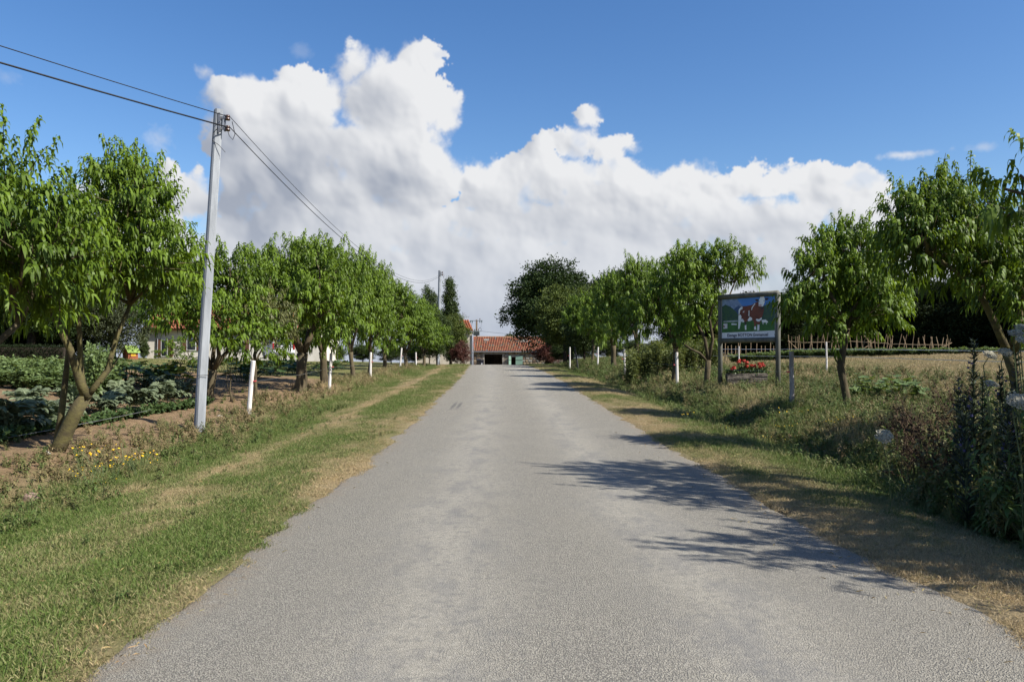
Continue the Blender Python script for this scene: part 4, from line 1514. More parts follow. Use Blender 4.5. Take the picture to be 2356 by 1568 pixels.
def paint(name, c, c2=None, sc=5):
    if name not in flat:
        c = tuple(x * 1.55 for x in c)
        c2 = c2 and tuple(x * 1.55 for x in c2)
        flat[name] = mat(name, c, c2 or tuple(x * .85 for x in c), 0.35, sc, 0.4)
    return flat[name]


SL = hit(1657, 890)
SR = at(1790, SL.y - 2.0)
DX = (SR - SL)
DX.z = 0
SW = DX.length
UX = DX.normalized()
NRM = Vector((UX.y, -UX.x, 0))                                     # towards the lane and the camera
if NRM.y > 0:
    NRM = -NRM
sign = empty('billboard', SL, math.atan2(UX.y, UX.x), 'roadside billboard with a red and white cow picture on log posts', 'billboard')
Zt, Zb = zat(688, SL.y) - SL.z, zat(779, SL.y) - SL.z                # panel top and bottom, local
for x, z1, zb in ((0, Zt + .10, -.25), (SW, Zt + .06, -.45)):
    mb = MB()
    mb.tube([(x, 0, zb), (x, 0, z1 * .5), (x, 0, z1)], .078, 12)
    mb.build('post', M_LOG, sign, True)
for z in (Zt + .06, Zb - .07):
    mb = MB()
    mb.tube([(-.02 if z > Zt else .06, -.03, z), (SW / 2, -.03, z), (SW + .02 if z > Zt else SW - .06, -.03, z)], .085, 12)
    mb.build('rail', M_LOG, sign, True)
PX0, PX1 = .085, SW - .085
PW, PH = PX1 - PX0, Zt - Zb
mb = MB()
mb.box(((PX0 + PX1) / 2, 0, (Zt + Zb) / 2), (PW, .03, PH))
mb.build('panel', paint('panel_white', (.62, .62, .64)), sign)
for xx in (PX0, PX1):
    MB().box((xx, -.018, (Zb + Zt) / 2), (.035, .02, PH)).build('frame', M_STEEL, sign)
# picture, measured on the photo (panel box 250..1590 x 215..1240 of the enlarged view)
lay = [0]


def U(x, y):
    """point of the picture: x, y in the enlarged photo, straightened"""
    sk = 60 * (x - 250) / 1340 * max(0, (1240 - y) / 1000)
    u = (x - 250) / 1340
    v = (1240 - (y + sk)) / 985
    return PX0 + .02 + u * (PW - .04), max(.005, min(.995, v)) * PH + Zb


def shape(name, m, pts, layer):
    y = -.0165 - .002 * layer
    mb = MB()
    P = [U(*q) for q in pts]
    mb.poly([(x, y, z) for x, z in P], (0, .0015, 0))
    return mb.build(name, m, sign)


shape('picture_sky', paint('print_blue', (.045, .135, .36), (.06, .17, .42), 1.5), [(252, 262), (1588, 200), (1588, 620), (252, 640)], 0)
shape('picture_mountain', paint('print_rock', (.17, .22, .33), (.10, .14, .24), 7), [(252, 285), (420, 262), (640, 252), (700, 340), (780, 430), (900, 500), (900, 640), (252, 640)], 1)
shape('picture_hill', paint('print_far_hill', (.035, .07, .15), (.025, .05, .11), 4), [(560, 520), (680, 430), (800, 470), (960, 560), (960, 660), (560, 660)], 2)
shape('picture_forest', paint('print_forest', (.018, .045, .040), (.030, .070, .035), 9), [(252, 440), (340, 400), (470, 450), (560, 520), (640, 600), (700, 690), (700, 830), (252, 830)], 3)
shape('picture_forest', paint('print_forest', (.018, .045, .040)), [(1250, 520), (1360, 430), (1480, 380), (1588, 360), (1588, 860), (900, 860), (900, 760)], 3)
shape('picture_meadow', paint('print_meadow', (.030, .105, .025), (.020, .070, .020), 6), [(252, 830), (1588, 830), (1588, 1062), (252, 1092)], 4)
shape('picture_village', paint('print_village', (.30, .32, .34), (.18, .20, .22), 14), [(290, 805), (670, 790), (670, 830), (290, 832)], 5)
M_COW = paint('print_cow_red', (.135, .035, .022), (.070, .020, .016), 3)
M_COWW = paint('print_cow_white', (.58, .57, .55), (.44, .45, .47), 4)
M_COWD = paint('print_cow_dark', (.035, .022, .025), None, 3)
shape('picture_cow_legs', M_COW, [(1060, 780), (1270, 780), (1240, 860), (1220, 930), (1225, 1040), (1165, 1050), (1170, 900), (1140, 880), (1130, 960), (1140, 1030), (1090, 1030), (1090, 900)], 5)
shape('picture_cow_hind_leg', M_COWD, [(840, 800), (900, 800), (890, 900), (900, 960), (850, 960), (850, 880)], 5)
shape('picture_cow_body', M_COW, [(780, 450), (900, 445), (1040, 420), (1110, 370), (1190, 345), (1260, 380), (1325, 450), (1330, 560), (1300, 680), (1270, 760), (1230, 820), (1080, 790), (960, 825), (850, 830), (760, 780), (690, 700), (690, 600), (710, 520)], 6)
for q in ([(690, 560), (710, 510), (770, 455), (800, 470), (790, 520), (740, 540), (715, 640), (700, 680)],
          [(690, 680), (740, 650), (770, 700), (760, 780), (750, 860), (720, 1000), (680, 1005), (685, 850)],
          [(760, 760), (800, 760), (840, 820), (820, 850), (770, 830)],
          [(795, 600), (830, 565), (848, 570), (830, 605)],
          [(1020, 545), (1030, 480), (1110, 375), (1120, 395), (1050, 490), (1035, 550)],
          [(940, 770), (980, 710), (1035, 740), (1040, 790), (1000, 815), (940, 825), (925, 790)],
          [(950, 560), (972, 555), (970, 650), (968, 700), (945, 690), (952, 620)],
          [(1130, 790), (1150, 765), (1210, 780), (1275, 735), (1280, 780), (1220, 840), (1170, 835)],
          [(852, 925), (893, 910), (897, 1030), (858, 1035)], [(1090, 960), (1130, 945), (1142, 1032), (1090, 1035)], [(1172, 915), (1222, 910), (1218, 1050), (1165, 1055)]):
    shape('picture_cow_patch', M_COWW, q, 7)
shape('picture_cow_head', M_COWW, [(1205, 460), (1200, 360), (1215, 300), (1250, 225), (1330, 215), (1355, 280), (1350, 370), (1320, 440), (1310, 468)], 8)
for q in ([(1200, 300), (1160, 280), (1110, 300), (1150, 340), (1200, 335)], [(1355, 270), (1400, 255), (1445, 265), (1410, 320), (1365, 310)]):
    shape('picture_cow_ear', M_COWD, q, 8)
shape('picture_cow_muzzle', paint('print_muzzle', (.42, .26, .25)), [(1215, 425), (1250, 412), (1285, 425), (1270, 460), (1215, 458)], 9)
for q in ([(1205, 335), (1222, 330), (1226, 350), (1208, 355)], [(1325, 322), (1345, 318), (1345, 335), (1328, 338)]):
    shape('picture_cow_eye', M_COWD, q, 9)
shape('picture_cow_jaw', M_COWD, [(1240, 470), (1320, 465), (1320, 530), (1270, 545)], 7)
shape('picture_grazing_cow', M_COWW, [(1275, 800), (1370, 790), (1430, 840), (1430, 870), (1400, 865), (1398, 910), (1385, 910), (1380, 865), (1320, 862), (1318, 910), (1305, 910), (1295, 860), (1280, 840)], 7)
shape('picture_grazing_cow', M_COWW, [(495, 870), (530, 862), (650, 880), (640, 905), (510, 905)], 6)
shape('picture_badge', paint('print_badge', (.48, .44, .46)), [(290, 868), (395, 863), (395, 990), (290, 994)], 6)
shape('picture_badge_mark', M_COW, [(290, 920), (315, 905), (330, 960), (300, 968)], 7)
shape('picture_badge_mark', M_COWD, [(360, 885), (380, 880), (378, 890), (362, 897)], 7)
shape('caption_band', paint('print_band', (.50, .50, .53), (.46, .46, .49)), [(252, 1094), (1588, 1064), (1588, 1240), (252, 1240)], 5)
fd = bpy.data.curves.new('lettering', 'FONT')
fd.body = 'Elevage BOTTON Emmanuel'
fd.align_x = 'CENTER'
fd.align_y = 'CENTER'
fd.size = .2
fd.offset = .0042
fd.extrude = .0006
fd.materials.append(paint('print_ink', (.02, .025, .06)))
fo = link('lettering', fd, sign)
bpy.context.view_layer.update()
k = (1020 / 1340 * PW) / max(fo.dimensions.x, .01)
fo.scale = (k, k * 1.0, 1)
x, z = U(912, 1162)
fo.location = (x, -.0165 - .002 * 7, z)
fo.rotation_euler = (R(90), 0, 0)
fo.name = 'letters_outline'
lm = link('lettering', bpy.data.meshes.new_from_object(fo), sign, fo.location)
lm.rotation_euler, lm.scale = fo.rotation_euler, fo.scale
bpy.data.objects.remove(fo)
tag(lm, kind='stuff')
# clamp plates that hold the panel
for xx in (PX0 - .02, PX1 + .02):
    for zz in (Zb + .1, Zt - .1):
        mb = MB()
        mb.box((xx, -.03, zz), (.09, .012, .05))
        mb.build('clamp', M_STEEL, sign)

# ------------------------------------------------------------------ stone trough with geraniums
M_GRANITE = mat('trough_granite', (0.17, 0.145, 0.115), (0.085, 0.072, 0.060), 0.9, 8, 0.2, 0.02, 22)
M_GLEAF = leaf_mat('geranium_leaf', (.020, .045, .012), (.075, .125, .030), .2)
M_GRED = mat('geranium_petal', (0.30, 0.018, 0.012), (0.42, 0.04, 0.02), 0.6, 20)
tp = hit(1717, 889) + Vector((0, 0, .05))
TW, TH = 88 * tp.y / FPX, 26 * tp.y / FPX
tr = empty('stone_trough', tp, R(-8), 'rough granite trough planted below the billboard', 'planter')
mb = MB()
o_, i_ = [], []
for (w, d, z) in ((TW * .96, .52, -.08), (TW, .56, TH * .6), (TW * 1.0, .56, TH), (TW * .88, .42, TH), (TW * .84, .40, TH - .14)):
    o_.append([(-w / 2, -d / 2, z), (w / 2, -d / 2, z + (.02 if z == TH else 0)), (w / 2, d / 2, z), (-w / 2, d / 2, z)])
vs = [v for r in o_ for v in r]
fs = []
for i in range(4):
    for k in range(4):
        a, b = i * 4 + k, i * 4 + (k + 1) % 4
        fs.append((a, b, b + 4, a + 4))
fs += [(16, 17, 18, 19)]
mb.add(vs, fs)
me = mb.mesh('basin', M_GRANITE)
bm = bmesh.new()
bm.from_mesh(me)
bmesh.ops.subdivide_edges(bm, edges=bm.edges, cuts=3, use_grid_fill=True)
rr = random.Random(4)
for v in bm.verts:
    v.co += Vector((rr.uniform(-1, 1), rr.uniform(-1, 1), rr.uniform(-1, 1))) * .013
bm.to_mesh(me)
bm.free()
link('basin', me, tr)
link('earth', MB().box((0, 0, TH - .10), (TW * .84, .39, .06)).mesh('earth', mat('potting_earth', (.06, .04, .028), (.04, .03, .02), .95, 12)), tr)
rg = np.random.default_rng(9)
GGer = 'red geraniums in the stone trough'
for gi_, (fx_, hh) in enumerate(((-.36, .20), (-.14, .42), (.03, .30), (.22, .26), (.38, .30))):
    g = empty('geranium', tp + Matrix.Rotation(R(-8), 3, 'Z') @ Vector((fx_ * TW, rg.uniform(-.06, .06), TH - .08)), rg.uniform(0, 6), ('low red geranium at the left end of the trough', 'tallest red geranium left of the trough middle', 'leafy red geranium in the middle of the trough', 'red geranium right of the trough middle', 'red geranium at the right end of the trough')[gi_], 'flower', GGer)
    n = 150
    P = rg.normal(0, .10, (n, 3)) * np.array([1.3, .9, 0]) + np.stack([np.zeros(n), np.zeros(n), rg.uniform(.02, hh, n)], 1)
    V, lo, sz = small_leaves(P, rg.normal(0, 1, (n, 3)) + [0, 0, .4], rg.uniform(.05, .09, n), rg.uniform(.05, .09, n), rg)
    tag(link('foliage', np_mesh('foliage', V, lo, sz, M_GLEAF, attrs={'v': np.repeat(rg.random(n), 4)}), g), kind='stuff')
    for _ in range(3 if gi_ not in (1, 4) else 5):
        c = Vector((rg.normal(0, .11), rg.normal(0, .07), hh + rg.uniform(.02, .14)))
        st = MB()
        st.tube([(c.x * .5, c.y * .5, .02), c], .005, 4)
        st.m = 1
        for _ in range(16):
            q = c + Vector(unit(rg.normal(size=3))) * .045
            st.box(q, (.035, .035, .022), Matrix.Rotation(rg.uniform(0, 3), 3, 'X') @ Matrix.Rotation(rg.uniform(0, 3), 3, 'Y'))
        tag(st.build('flower_head', [M_GLEAF, M_GRED], g), kind='stuff')

# ------------------------------------------------------------------ electric fence, bean poles
M_TAPE = mat('white_tape', (.75, .74, .70), None, .6)
M_CORD = mat('blue_cord', (.42, .48, .62), None, .6)
M_STICK = mat('dry_stick', (.33, .235, .14), (.20, .145, .09), .85, 6, .2)
GF = 'thin stakes of the electric fence in the brown field'
fp = []
for (b, t, lab, d) in (((1902, 852), (1901, 786), 'pale fence stake standing left of the round peach tree trunk', None),
                       ((1792, 836), (1791, 790), 'pale fence stake close to the right billboard post', 36),
                       ((2212, 832), (2212, 800), 'short pale fence stake beyond the bean poles at the right', 40),
                       ((1700, 826), (1700, 796), 'short pale fence stake seen below the billboard', 42)):
    p = hit(*b, d1=60) if d is None else at(b[0], d)
    post(p, t, lab, GF, .035, M_WPOST, ins=False)
    fp.append(p)


def strand(name, pix, d, r, m, label, cat, flat_=False):
    P = [Vector(((x - CX) / FPX * dd, dd, zat(y, dd))) for (x, y, dd) in pix]
    mb = MB()
    if flat_:
        vs = []
        for p in P:
            vs += [p - P[0] + Vector((0, 0, r)), p - P[0] - Vector((0, 0, r))]
        fs = [(2 * i, 2 * i + 1, 2 * i + 3, 2 * i + 2) for i in range(len(P) - 1)]
        mb.add(vs, fs)
        mb.add([Vector(v) + Vector((0, .004, 0)) for v in vs], [f[::-1] for f in fs])
    else:
        mb.tube([p - P[0] for p in P], r, 5)
    return tag(mb.build(name, m, None, False, P[0]), label, cat)


strand('fence_tape', [(1640, 818, 36), (1792, 819, 34), (1902, 820, 31), (1945, 820, 29), (2100, 825, 25), (2250, 830, 22), (2420, 834, 20)], 0, .010, M_TAPE, 'white fence tape stretched across the brown field', 'fence tape', True)
strand('fence_wire', [(1640, 803, 40), (1792, 803, 39), (1901, 803, 37), (2050, 804, 36), (2212, 806, 35), (2420, 809, 33)], 0, .007, M_CORD, 'thin bluish fence cord in front of the bean poles', 'wire')
rs = random.Random(3)
bp = at(1990, 46)
trel = empty('bean_trellis', bp, 0, 'long rickety bean trellis of bare sticks before the dark trees', 'trellis')
x = 1817
while x < 2188:
    d = 46 + rs.uniform(-1.2, 1.2) - (x - 1817) / 370 * 5
    g = at(x, d)
    g.z = min(g.z, zat(813, d))
    tz = zat(766 + rs.uniform(-3, 9) + (6 if x > 2100 else 0), d)
    ln = rs.uniform(-.26, .26)
    mb = MB()
    a = g - bp
    mb.tube([a - Vector((0, 0, .1)), a + Vector((ln * .5 + rs.uniform(-.02, .02), 0, (tz - g.z) * .5)), a + Vector((ln, rs.uniform(-.15, .15), tz - g.z))], [.026, .023, .017], 5)
    mb.build('stick', M_STICK, trel)
    x += rs.choice((4, 5, 5, 6, 7, 9)) if x < 2050 or x > 2120 else rs.choice((10, 14, 18))
for pix in ([(1813, 785), (1850, 788), (1960, 785), (2045, 790)], [(2040, 792), (2070, 791), (2110, 793), (2184, 793)]):
    mb = MB()
    mb.tube([Vector(((x_ - CX) / FPX * dd, dd, zat(y_, dd))) - bp for (x_, y_), dd in zip(pix, np.linspace(45.2 - (pix[0][0] - 1817) / 370 * 5, 45.2 - (pix[-1][0] - 1817) / 370 * 5, len(pix)))], .022, 5)
    mb.build('rail', M_STICK, trel)
for (a, b) in (((1813, 783), (1845, 812)), ((1985, 768), (2003, 790)), ((1970, 813), (2012, 785)), ((2140, 812), (2190, 788))):
    dd = 45 - (a[0] - 1817) / 370 * 5
    mb = MB()
    mb.tube([Vector(((x_ - CX) / FPX * dd, dd, zat(y_, dd))) - bp for x_, y_ in (a, b)], .024, 5)
    mb.build('brace', M_STICK, trel)
bp2 = at(1740, 48)
st2 = empty('stake_row', bp2, 0, 'row of short bare stakes seen below and beside the billboard', 'stakes')
x = 1668
while x < 1800:
    d = 48 + rs.uniform(-.6, .6)
    g = at(x, d)
    g.z = min(g.z, zat(814, d))
    mb = MB()
    mb.tube([g - bp2 - Vector((0, 0, .1)), g - bp2 + Vector((rs.uniform(-.04, .04), 0, zat(788 + rs.uniform(-4, 8), d) - g.z))], [.03, .024], 5)
    mb.build('stick', M_STICK, st2)
    x += rs.choice((6, 8, 10, 12))

# ------------------------------------------------------------------ barn at the end of the lane
M_STONEW = mat('rubble_mortar', (0.19, 0.165, 0.13), (0.13, 0.11, 0.09), 0.95, 3, 0.1, 0.01, 10)
M_STONES = [mat('field_stone_%s' % n, a, b, 0.9, 5, 0.15, 0.01, 14) for n, a, b in (('ochre', (.30, .235, .155), (.22, .17, .115)), ('grey', (.26, .24, .21), (.18, .17, .15)), ('brown', (.15, .105, .075), (.10, .075, .055)))]
M_TILE = mat('roman_tile', (0.345, 0.135, 0.078), (0.20, 0.080, 0.050), 0.85, 2.2, 0.15, detail=6, contrast=(.38, .66))
M_TILE2 = mat('lichened_tile', (0.30, 0.16, 0.085), (0.17, 0.115, 0.075), 0.9, 2.5, 0.15)
M_TILEGREY = mat('grey_tile', (0.20, 0.185, 0.16), (0.13, 0.12, 0.11), 0.9, 4)
M_DARKIN = mat('barn_interior', (0.03, 0.028, 0.026), (0.02, 0.02, 0.02), 0.95)
M_GREENP = mat('green_shutter_paint', (0.215, 0.335, 0.265), (0.19, 0.30, 0.24), 0.6, 3)
M_ZINC = mat('zinc_gutter', (0.32, 0.33, 0.35), (0.22, 0.23, 0.25), 0.45, 5, 0.5, metal=.4)
M_RENDER = mat('cream_render', (0.50, 0.445, 0.365), (0.42, 0.37, 0.30), 0.9, 2, 0.1)
M_LINTEL = mat('lintel_stone', (0.28, 0.25, 0.21), (0.21, 0.19, 0.16), 0.9, 4)


def tile_column(mb, a, b, r, n, rnd, up):
    """one column of half round tiles from eaves a to ridge b, each lapping the one below"""
    a, b = Vector(a), Vector(b)
    d = (b - a) / n
    dn = d.normalized()
    side = dn.cross(up).normalized()
    nrm = side.cross(dn).normalized()
    for i in range(n):
        p = a + d * i + nrm * rnd.uniform(0, .012)
        r0, r1 = r * rnd.uniform(.98, 1.1), r * .82
        vs = []
        for (q, rr, li) in ((p - dn * .05, r0, .028), (p + d, r1, 0)):
            for k in range(5):
                t = math.pi * k / 4
                vs.append(q + side * math.cos(t) * rr + nrm * (math.sin(t) * rr + li))
        mb.m = rnd.choices((0, 1, 2), (.66, .28, .06))[0]
        mb.add(vs, [(k, k + 1, k + 6, k + 5) for k in range(4)] + [(0, 1, 2, 3, 4)])
    mb.m = 0


BY = 118.0
bx = lambda px, y=BY: (px - CX) / FPX * y
X0, X1 = bx(1087), bx(1318)
GZ0 = gz(bx(1150), BY) - .15
ZE = zat(807, BY)
barn = empty('stone_barn', (bx(1150), BY, GZ0), 0, 'low rubble stone barn with orange tiled roof closing the lane', 'barn')
ob = Vector((bx(1150), BY, GZ0))
OX0, OX1, OZ = bx(1114.7), bx(1155.7), zat(814.5, BY)
DX0, DX1, DZ = bx(1176.2), bx(1186), zat(821, BY)
mb = MB()


def wallbox(xa, xb, za, zb, ya=BY, th=.5):
    mb.box(Vector(((xa + xb) / 2, ya + th / 2, (za + zb) / 2)) - ob, (xb - xa, th, zb - za))


wallbox(X0, OX0, GZ0 - .3, ZE)
wallbox(OX0, OX1, OZ, ZE)
wallbox(OX1, DX0, GZ0 - .3, ZE)
wallbox(DX0, DX1, DZ, ZE)
wallbox(DX1, X1, GZ0 - .3, ZE)
mb.box(Vector(((X0 + X1) / 2, BY + 7.2, (GZ0 + ZE) / 2 + .6)) - ob, (X1 - X0, .4, ZE - GZ0 + 1.2))
for x in (X0 + .2, X1 - .2):
    mb.box(Vector((x, BY + 3.8, (GZ0 + ZE) / 2)) - ob, (.4, 6.4, ZE - GZ0))
    mb.poly([Vector((x - .2, BY + .5, ZE)) - ob, Vector((x - .2, BY + 7.0, ZE)) - ob, Vector((x - .2, BY + 3.7, ZE + 2.1)) - ob], (.4, 0, 0))
mb.build('wall', M_STONEW, barn)
link('floor', MB().box(Vector(((X0 + X1) / 2, BY + 3.9, GZ0 + .02)) - ob, (X1 - X0 - .8, 6.0, .08)).mesh('floor', M_DARKIN), barn)
# stones standing proud of the mortar
rs = random.Random(12)
sm = []
for i in range(7):
    me_ = MB().box((0, 0, 0), (1, 1, 1), bev=.22).mesh('stone', M_STONES[i % 3])
    for v in me_.vertices:
        v.co += Vector((rs.uniform(-.09, .09), 0, rs.uniform(-.09, .09)))
    sm.append(me_)
cnt = 0
z = GZ0 + .35
while z < ZE - .28:
    h = rs.uniform(.24, .40)
    x = X0 + .1
    while x < X1 - .3 and cnt < 290:
        w = rs.uniform(.30, .66)
        c = x + w / 2
        hidden = (OX0 - .34 < c + w / 2 and c - w / 2 < OX1 + .34 and z < OZ + .28) or (DX0 - .3 < c + w / 2 and c - w / 2 < DX1 + .25 and z < DZ + .28)
        if not hidden and x < bx(1262) and z > -.35:
            s = link('stone', sm[rs.randrange(7)], barn, Vector((c, BY, z + h / 2 + rs.uniform(-.03, .03))) - ob)
            s.scale = (w * .9, rs.uniform(.12, .2), h * .9)
            cnt += 1
        x += w + .02
    z += h + .02
for xa, xb, za, zb in ((OX0 - .3, OX1 + .3, OZ, OZ + .22), (OX0 - .28, OX0 - .001, GZ0, OZ - .002), (OX1 + .001, OX1 + .28, GZ0, OZ - .002), (DX0 - .6, DX1 + 2.0, DZ, DZ + .26)):
    link('lintel', MB().box(Vector(((xa + xb) / 2, BY + .02, (za + zb) / 2)) - ob, (xb - xa, .12, zb - za)).mesh('lintel', M_LINTEL), barn)
# back window seen through the open gate
wx = (bx(1780 * 2356 / 4096 + 1035 * .0977), bx(1780 * 2356 / 4096 + 1110 * .0977))
win = link('window', MB().box(Vector(((wx[0] + wx[1]) / 2, BY + 6.95, .75)) - ob, (wx[1] - wx[0], .04, .95)).mesh('window', mat('back_window_light', (.16, .14, .08), (.09, .08, .05), .5)), barn)
fr = MB()
for xx in (wx[0], (wx[0] + wx[1]) / 2, wx[1]):
    fr.box(Vector((xx, BY + 6.9, .75)) - ob, (.05, .04, .95))
fr.box(Vector(((wx[0] + wx[1]) / 2, BY + 6.88, .75)) - ob, (wx[1] - wx[0], .03, .05))
fr.build('window_frame', M_DARKIN, win)
# shutters
for xa, xb, ang in ((bx(1186.5), bx(1202.5), R(-4)), (bx(1171.2), bx(1175.6), R(-62))):
    W_ = xb - xa if ang > -.5 else .62
    hinge = Vector((xa if ang > -.5 else bx(1175.8), BY - .06, 0)) - ob
    Rm = Matrix.Rotation(ang, 3, 'Z')
    zc, hh = (zat(818.3, BY) + GZ0 + .1) / 2, zat(818.3, BY) - GZ0 - .1
    sgn = 1 if ang > -.5 else -1
    sh = empty('shutter', hinge + Vector((0, 0, zc)), ang if sgn > 0 else -ang * .9)
    sh.parent = barn
    n = 7
    for i in range(n):
        link('plank', MB().box((sgn * W_ * (i + .5) / n, 0, 0), (W_ / n - .012, .035, hh)).mesh('plank', M_GREENP), sh)
    for zz in (-hh * .34, hh * .2):
        link('strap', MB().box((sgn * W_ / 2, -.026, zz), (W_ * .94, .014, .06)).mesh('strap', M_DARKIN), sh)
    if sgn > 0:
        link('brace', MB().box((sgn * W_ * .5, -.024, -.08), (.05, .012, hh * .66), Matrix.Rotation(R(40), 3, 'Y')).mesh('brace', M_GREENP), sh)
# roof
RYr, RZr = BY + 3.7, zat(775, BY + 3.7)
rf = MB()
rf.poly([Vector((X0 - .05, BY - .30, ZE - .05)) - ob, Vector((X1 + .2, BY - .30, ZE - .05)) - ob, Vector((X1 + .2, RYr, RZr - .06)) - ob, Vector((X0 - .05, RYr, RZr - .06)) - ob], (0, 0, -.08))
rf.poly([Vector((X0 - .05, BY + 7.6, ZE - .05)) - ob, Vector((X1 + .2, BY + 7.6, ZE - .05)) - ob, Vector((X1 + .2, RYr + .01, RZr - .06)) - ob, Vector((X0 - .05, RYr + .01, RZr - .06)) - ob], (0, 0, -.08))
roof = rf.build('roof', M_TILE2, barn)
tl = MB()
rs = random.Random(5)
x = X0 + .08
up = Vector((0, -.5, 1)).normalized()
while x < X1 + .1:
    drift = -.42                                                   # the old roof leans: columns run slightly askew
    tile_column(tl, Vector((x + .0, BY - .34, ZE - .02)) - ob, Vector((max(x + drift, X0), RYr, RZr - .02)) - ob, .105, 11, rs, Vector((0, -.6, .8)))
    x += .262
tag(tl.build('roof_tile', [M_TILE, M_TILE2, M_TILEGREY], roof), kind='stuff')
rd = MB()
rs = random.Random(6)
x = X0
while x < X1 + .2:
    q = Vector((x, RYr, RZr + .0)) - ob
    rd.tube([q, q + Vector((.44, 0, rs.uniform(-.01, .02)))], [.13, .11], 7)
    x += .40
tag(rd.build('ridge_tile', M_TILE2, roof), kind='stuff')
for (pxa, pya, w, h) in ((1119, 805.0 - 22, .8, .7), (1206, 785, 1.1, .95)):
    f = (zat(pya, BY + 1.8) - ZE) / (RZr - ZE)
    c = Vector((bx(pxa, BY + 1.8), BY + 3.7 * max(.2, f) - .05, ZE + (RZr - ZE) * max(.2, f) + .12)) - ob
    link('roof_light', MB().box(c, (w, h, .05), Matrix.Rotation(math.atan2(RZr - ZE, 4.0), 3, 'X')).mesh('roof_light', M_TILEGREY), roof)
gt_ = MB()
gt_.tube([Vector((X0, BY - .38, ZE - .10)) - ob, Vector((X1, BY - .38, ZE - .13)) - ob], .065, 7)
gt_.build('gutter', M_ZINC, barn)

# ------------------------------------------------------------------ wheelie bins
M_BIN = mat('navy_plastic', (.016, .020, .036), (.012, .014, .024), .45)
M_BINK = mat('black_plastic', (.012, .012, .014), None, .5)
M_LBL = mat('pale_sticker', (.45, .47, .52), None, .6)
for px_, m_, lab, lid in ((1101.5, M_BINK, 'black wheelie bin with its lid ajar beside the barn gate', .22), (1108.5, M_BIN, 'navy wheelie bin with a pale sticker beside the barn gate', 0)):
    b = at(px_, 108)
    H_ = zat(826.4, 108) - b.z
    wb = empty('wheelie_bin', b, 0, lab, 'bin', 'bins by the barn gate')
    w_ = .56
    mb = MB()
    mb.add([(-w_ * .4, -.26, .06), (w_ * .4, -.26, .06), (w_ * .4, .24, .06), (-w_ * .4, .24, .06), (-w_ / 2, -.34, H_ * .9), (w_ / 2, -.34, H_ * .9), (w_ / 2, .34, H_ * .9), (-w_ / 2, .34, H_ * .9)],
           [(0, 1, 2, 3), (0, 1, 5, 4), (1, 2, 6, 5), (2, 3, 7, 6), (3, 0, 4, 7), (4, 5, 6, 7)])
    mb.build('body', m_, wb)
    link('lid', MB().box((0, -.02, H_ * .94 + lid * .2), (w_ * 1.06, .74, .07), Matrix.Rotation(lid, 3, 'X'), bev=.02).mesh('lid', m_), wb)
    for sx in (-1, 1):
        link('wheel', MB().tube([(sx * .24, .26, .10), (sx * .29, .26, .10)], .10, 12).mesh('wheel', M_BINK), wb)
    if m_ is M_BIN:
        link('sticker', MB().box((.02, -.335, H_ * .52), (.17, .012, .24)).mesh('sticker', M_LBL), wb)

# ------------------------------------------------------------------ cream house with orange roof left of the barn
HY0 = 103.0
hx = lambda px, y=HY0: (px - CX) / FPX * y
HX1, HX0 = hx(1086), hx(960)
hz = gz(HX1, HY0) - .1
HE, HR = zat(761, HY0), zat(735.5, HY0 + 3.4)
oh = Vector(((HX0 + HX1) / 2, HY0, hz))
house = empty('cream_house', oh, R(3.1), 'cream rendered farmhouse with orange tiled roof left of the barn', 'house')
mb = MB()
mb.box(Vector(((HX0 + HX1) / 2, HY0 + 3.4, (hz + HE) / 2)) - oh, (HX1 - HX0, 6.8, HE - hz))
mb.build('wall', M_RENDER, house)
rf = MB()
xr1 = hx(1081, HY0 + 3.4)
q = [Vector((HX0 - .2, HY0 - .35, HE - .05)), Vector((HX1 + .15, HY0 - .35, HE - .05)), Vector((xr1, HY0 + 3.4, HR - .06)), Vector((HX0 + .4, HY0 + 3.4, HR - .06))]
rf.poly([v - oh for v in q], (0, 0, -.1))
q2 = [Vector((HX0 - .2, HY0 + 7.1, HE - .05)), Vector((HX1 + .15, HY0 + 7.1, HE - .05)), q[2] + Vector((0, .01, 0)), q[3] + Vector((0, .01, 0))]
rf.poly([v - oh for v in q2], (0, 0, -.1))
rf.poly([v - oh for v in (q[1], q2[1], q[2])], (-.05, 0, -.05))
hroof = rf.build('roof', M_TILE2, house)
rs = random.Random(8)
fm = [mat('flat_orange_tile', (0.45, 0.145, 0.062), (0.32, 0.10, 0.045), .8, 3), M_TILE]
x = HX1 + .05
kk = 0
while x > HX0:
    xt = x - (HX1 + .15 - xr1) * (1 if kk < 3 else .6)
    mb = MB()
    tile_column(mb, Vector((x, HY0 - .38, HE - .02)) - oh, Vector((xt, HY0 + 3.4, HR - .02)) - oh, .125, 10, rs, Vector((0, -.4, .9)))
    tag(mb.build('roof_tile', fm + [M_TILE2], hroof), kind='stuff')
    x -= .30
    kk += 1
    if kk > 12:
        break
mb = MB()
mb.tube([Vector((HX0, HY0 - .42, HE - .1)) - oh, Vector((HX1 + .2, HY0 - .42, HE - .1)) - oh], .07, 7)
mb.build('gutter', M_ZINC, house)
mb = MB()
mb.tube([Vector((HX1 + .02, HY0 - .42, HE - .12)) - oh, Vector((HX1 + .02, HY0 - .12, HE - .4)) - oh, Vector((HX1 + .02, HY0 - .12, hz)) - oh], .05, 7)
mb.tube([Vector((HX1 + .16, HY0 - .12, HE - .4)) - oh, Vector((HX1 + .16, HY0 - .12, hz)) - oh], .03, 7)
mb.build('downpipe', mat('pale_pipe', (.34, .36, .42), (.26, .28, .33), .5), house)
mb = MB()
ax_ = hx(1064.5)
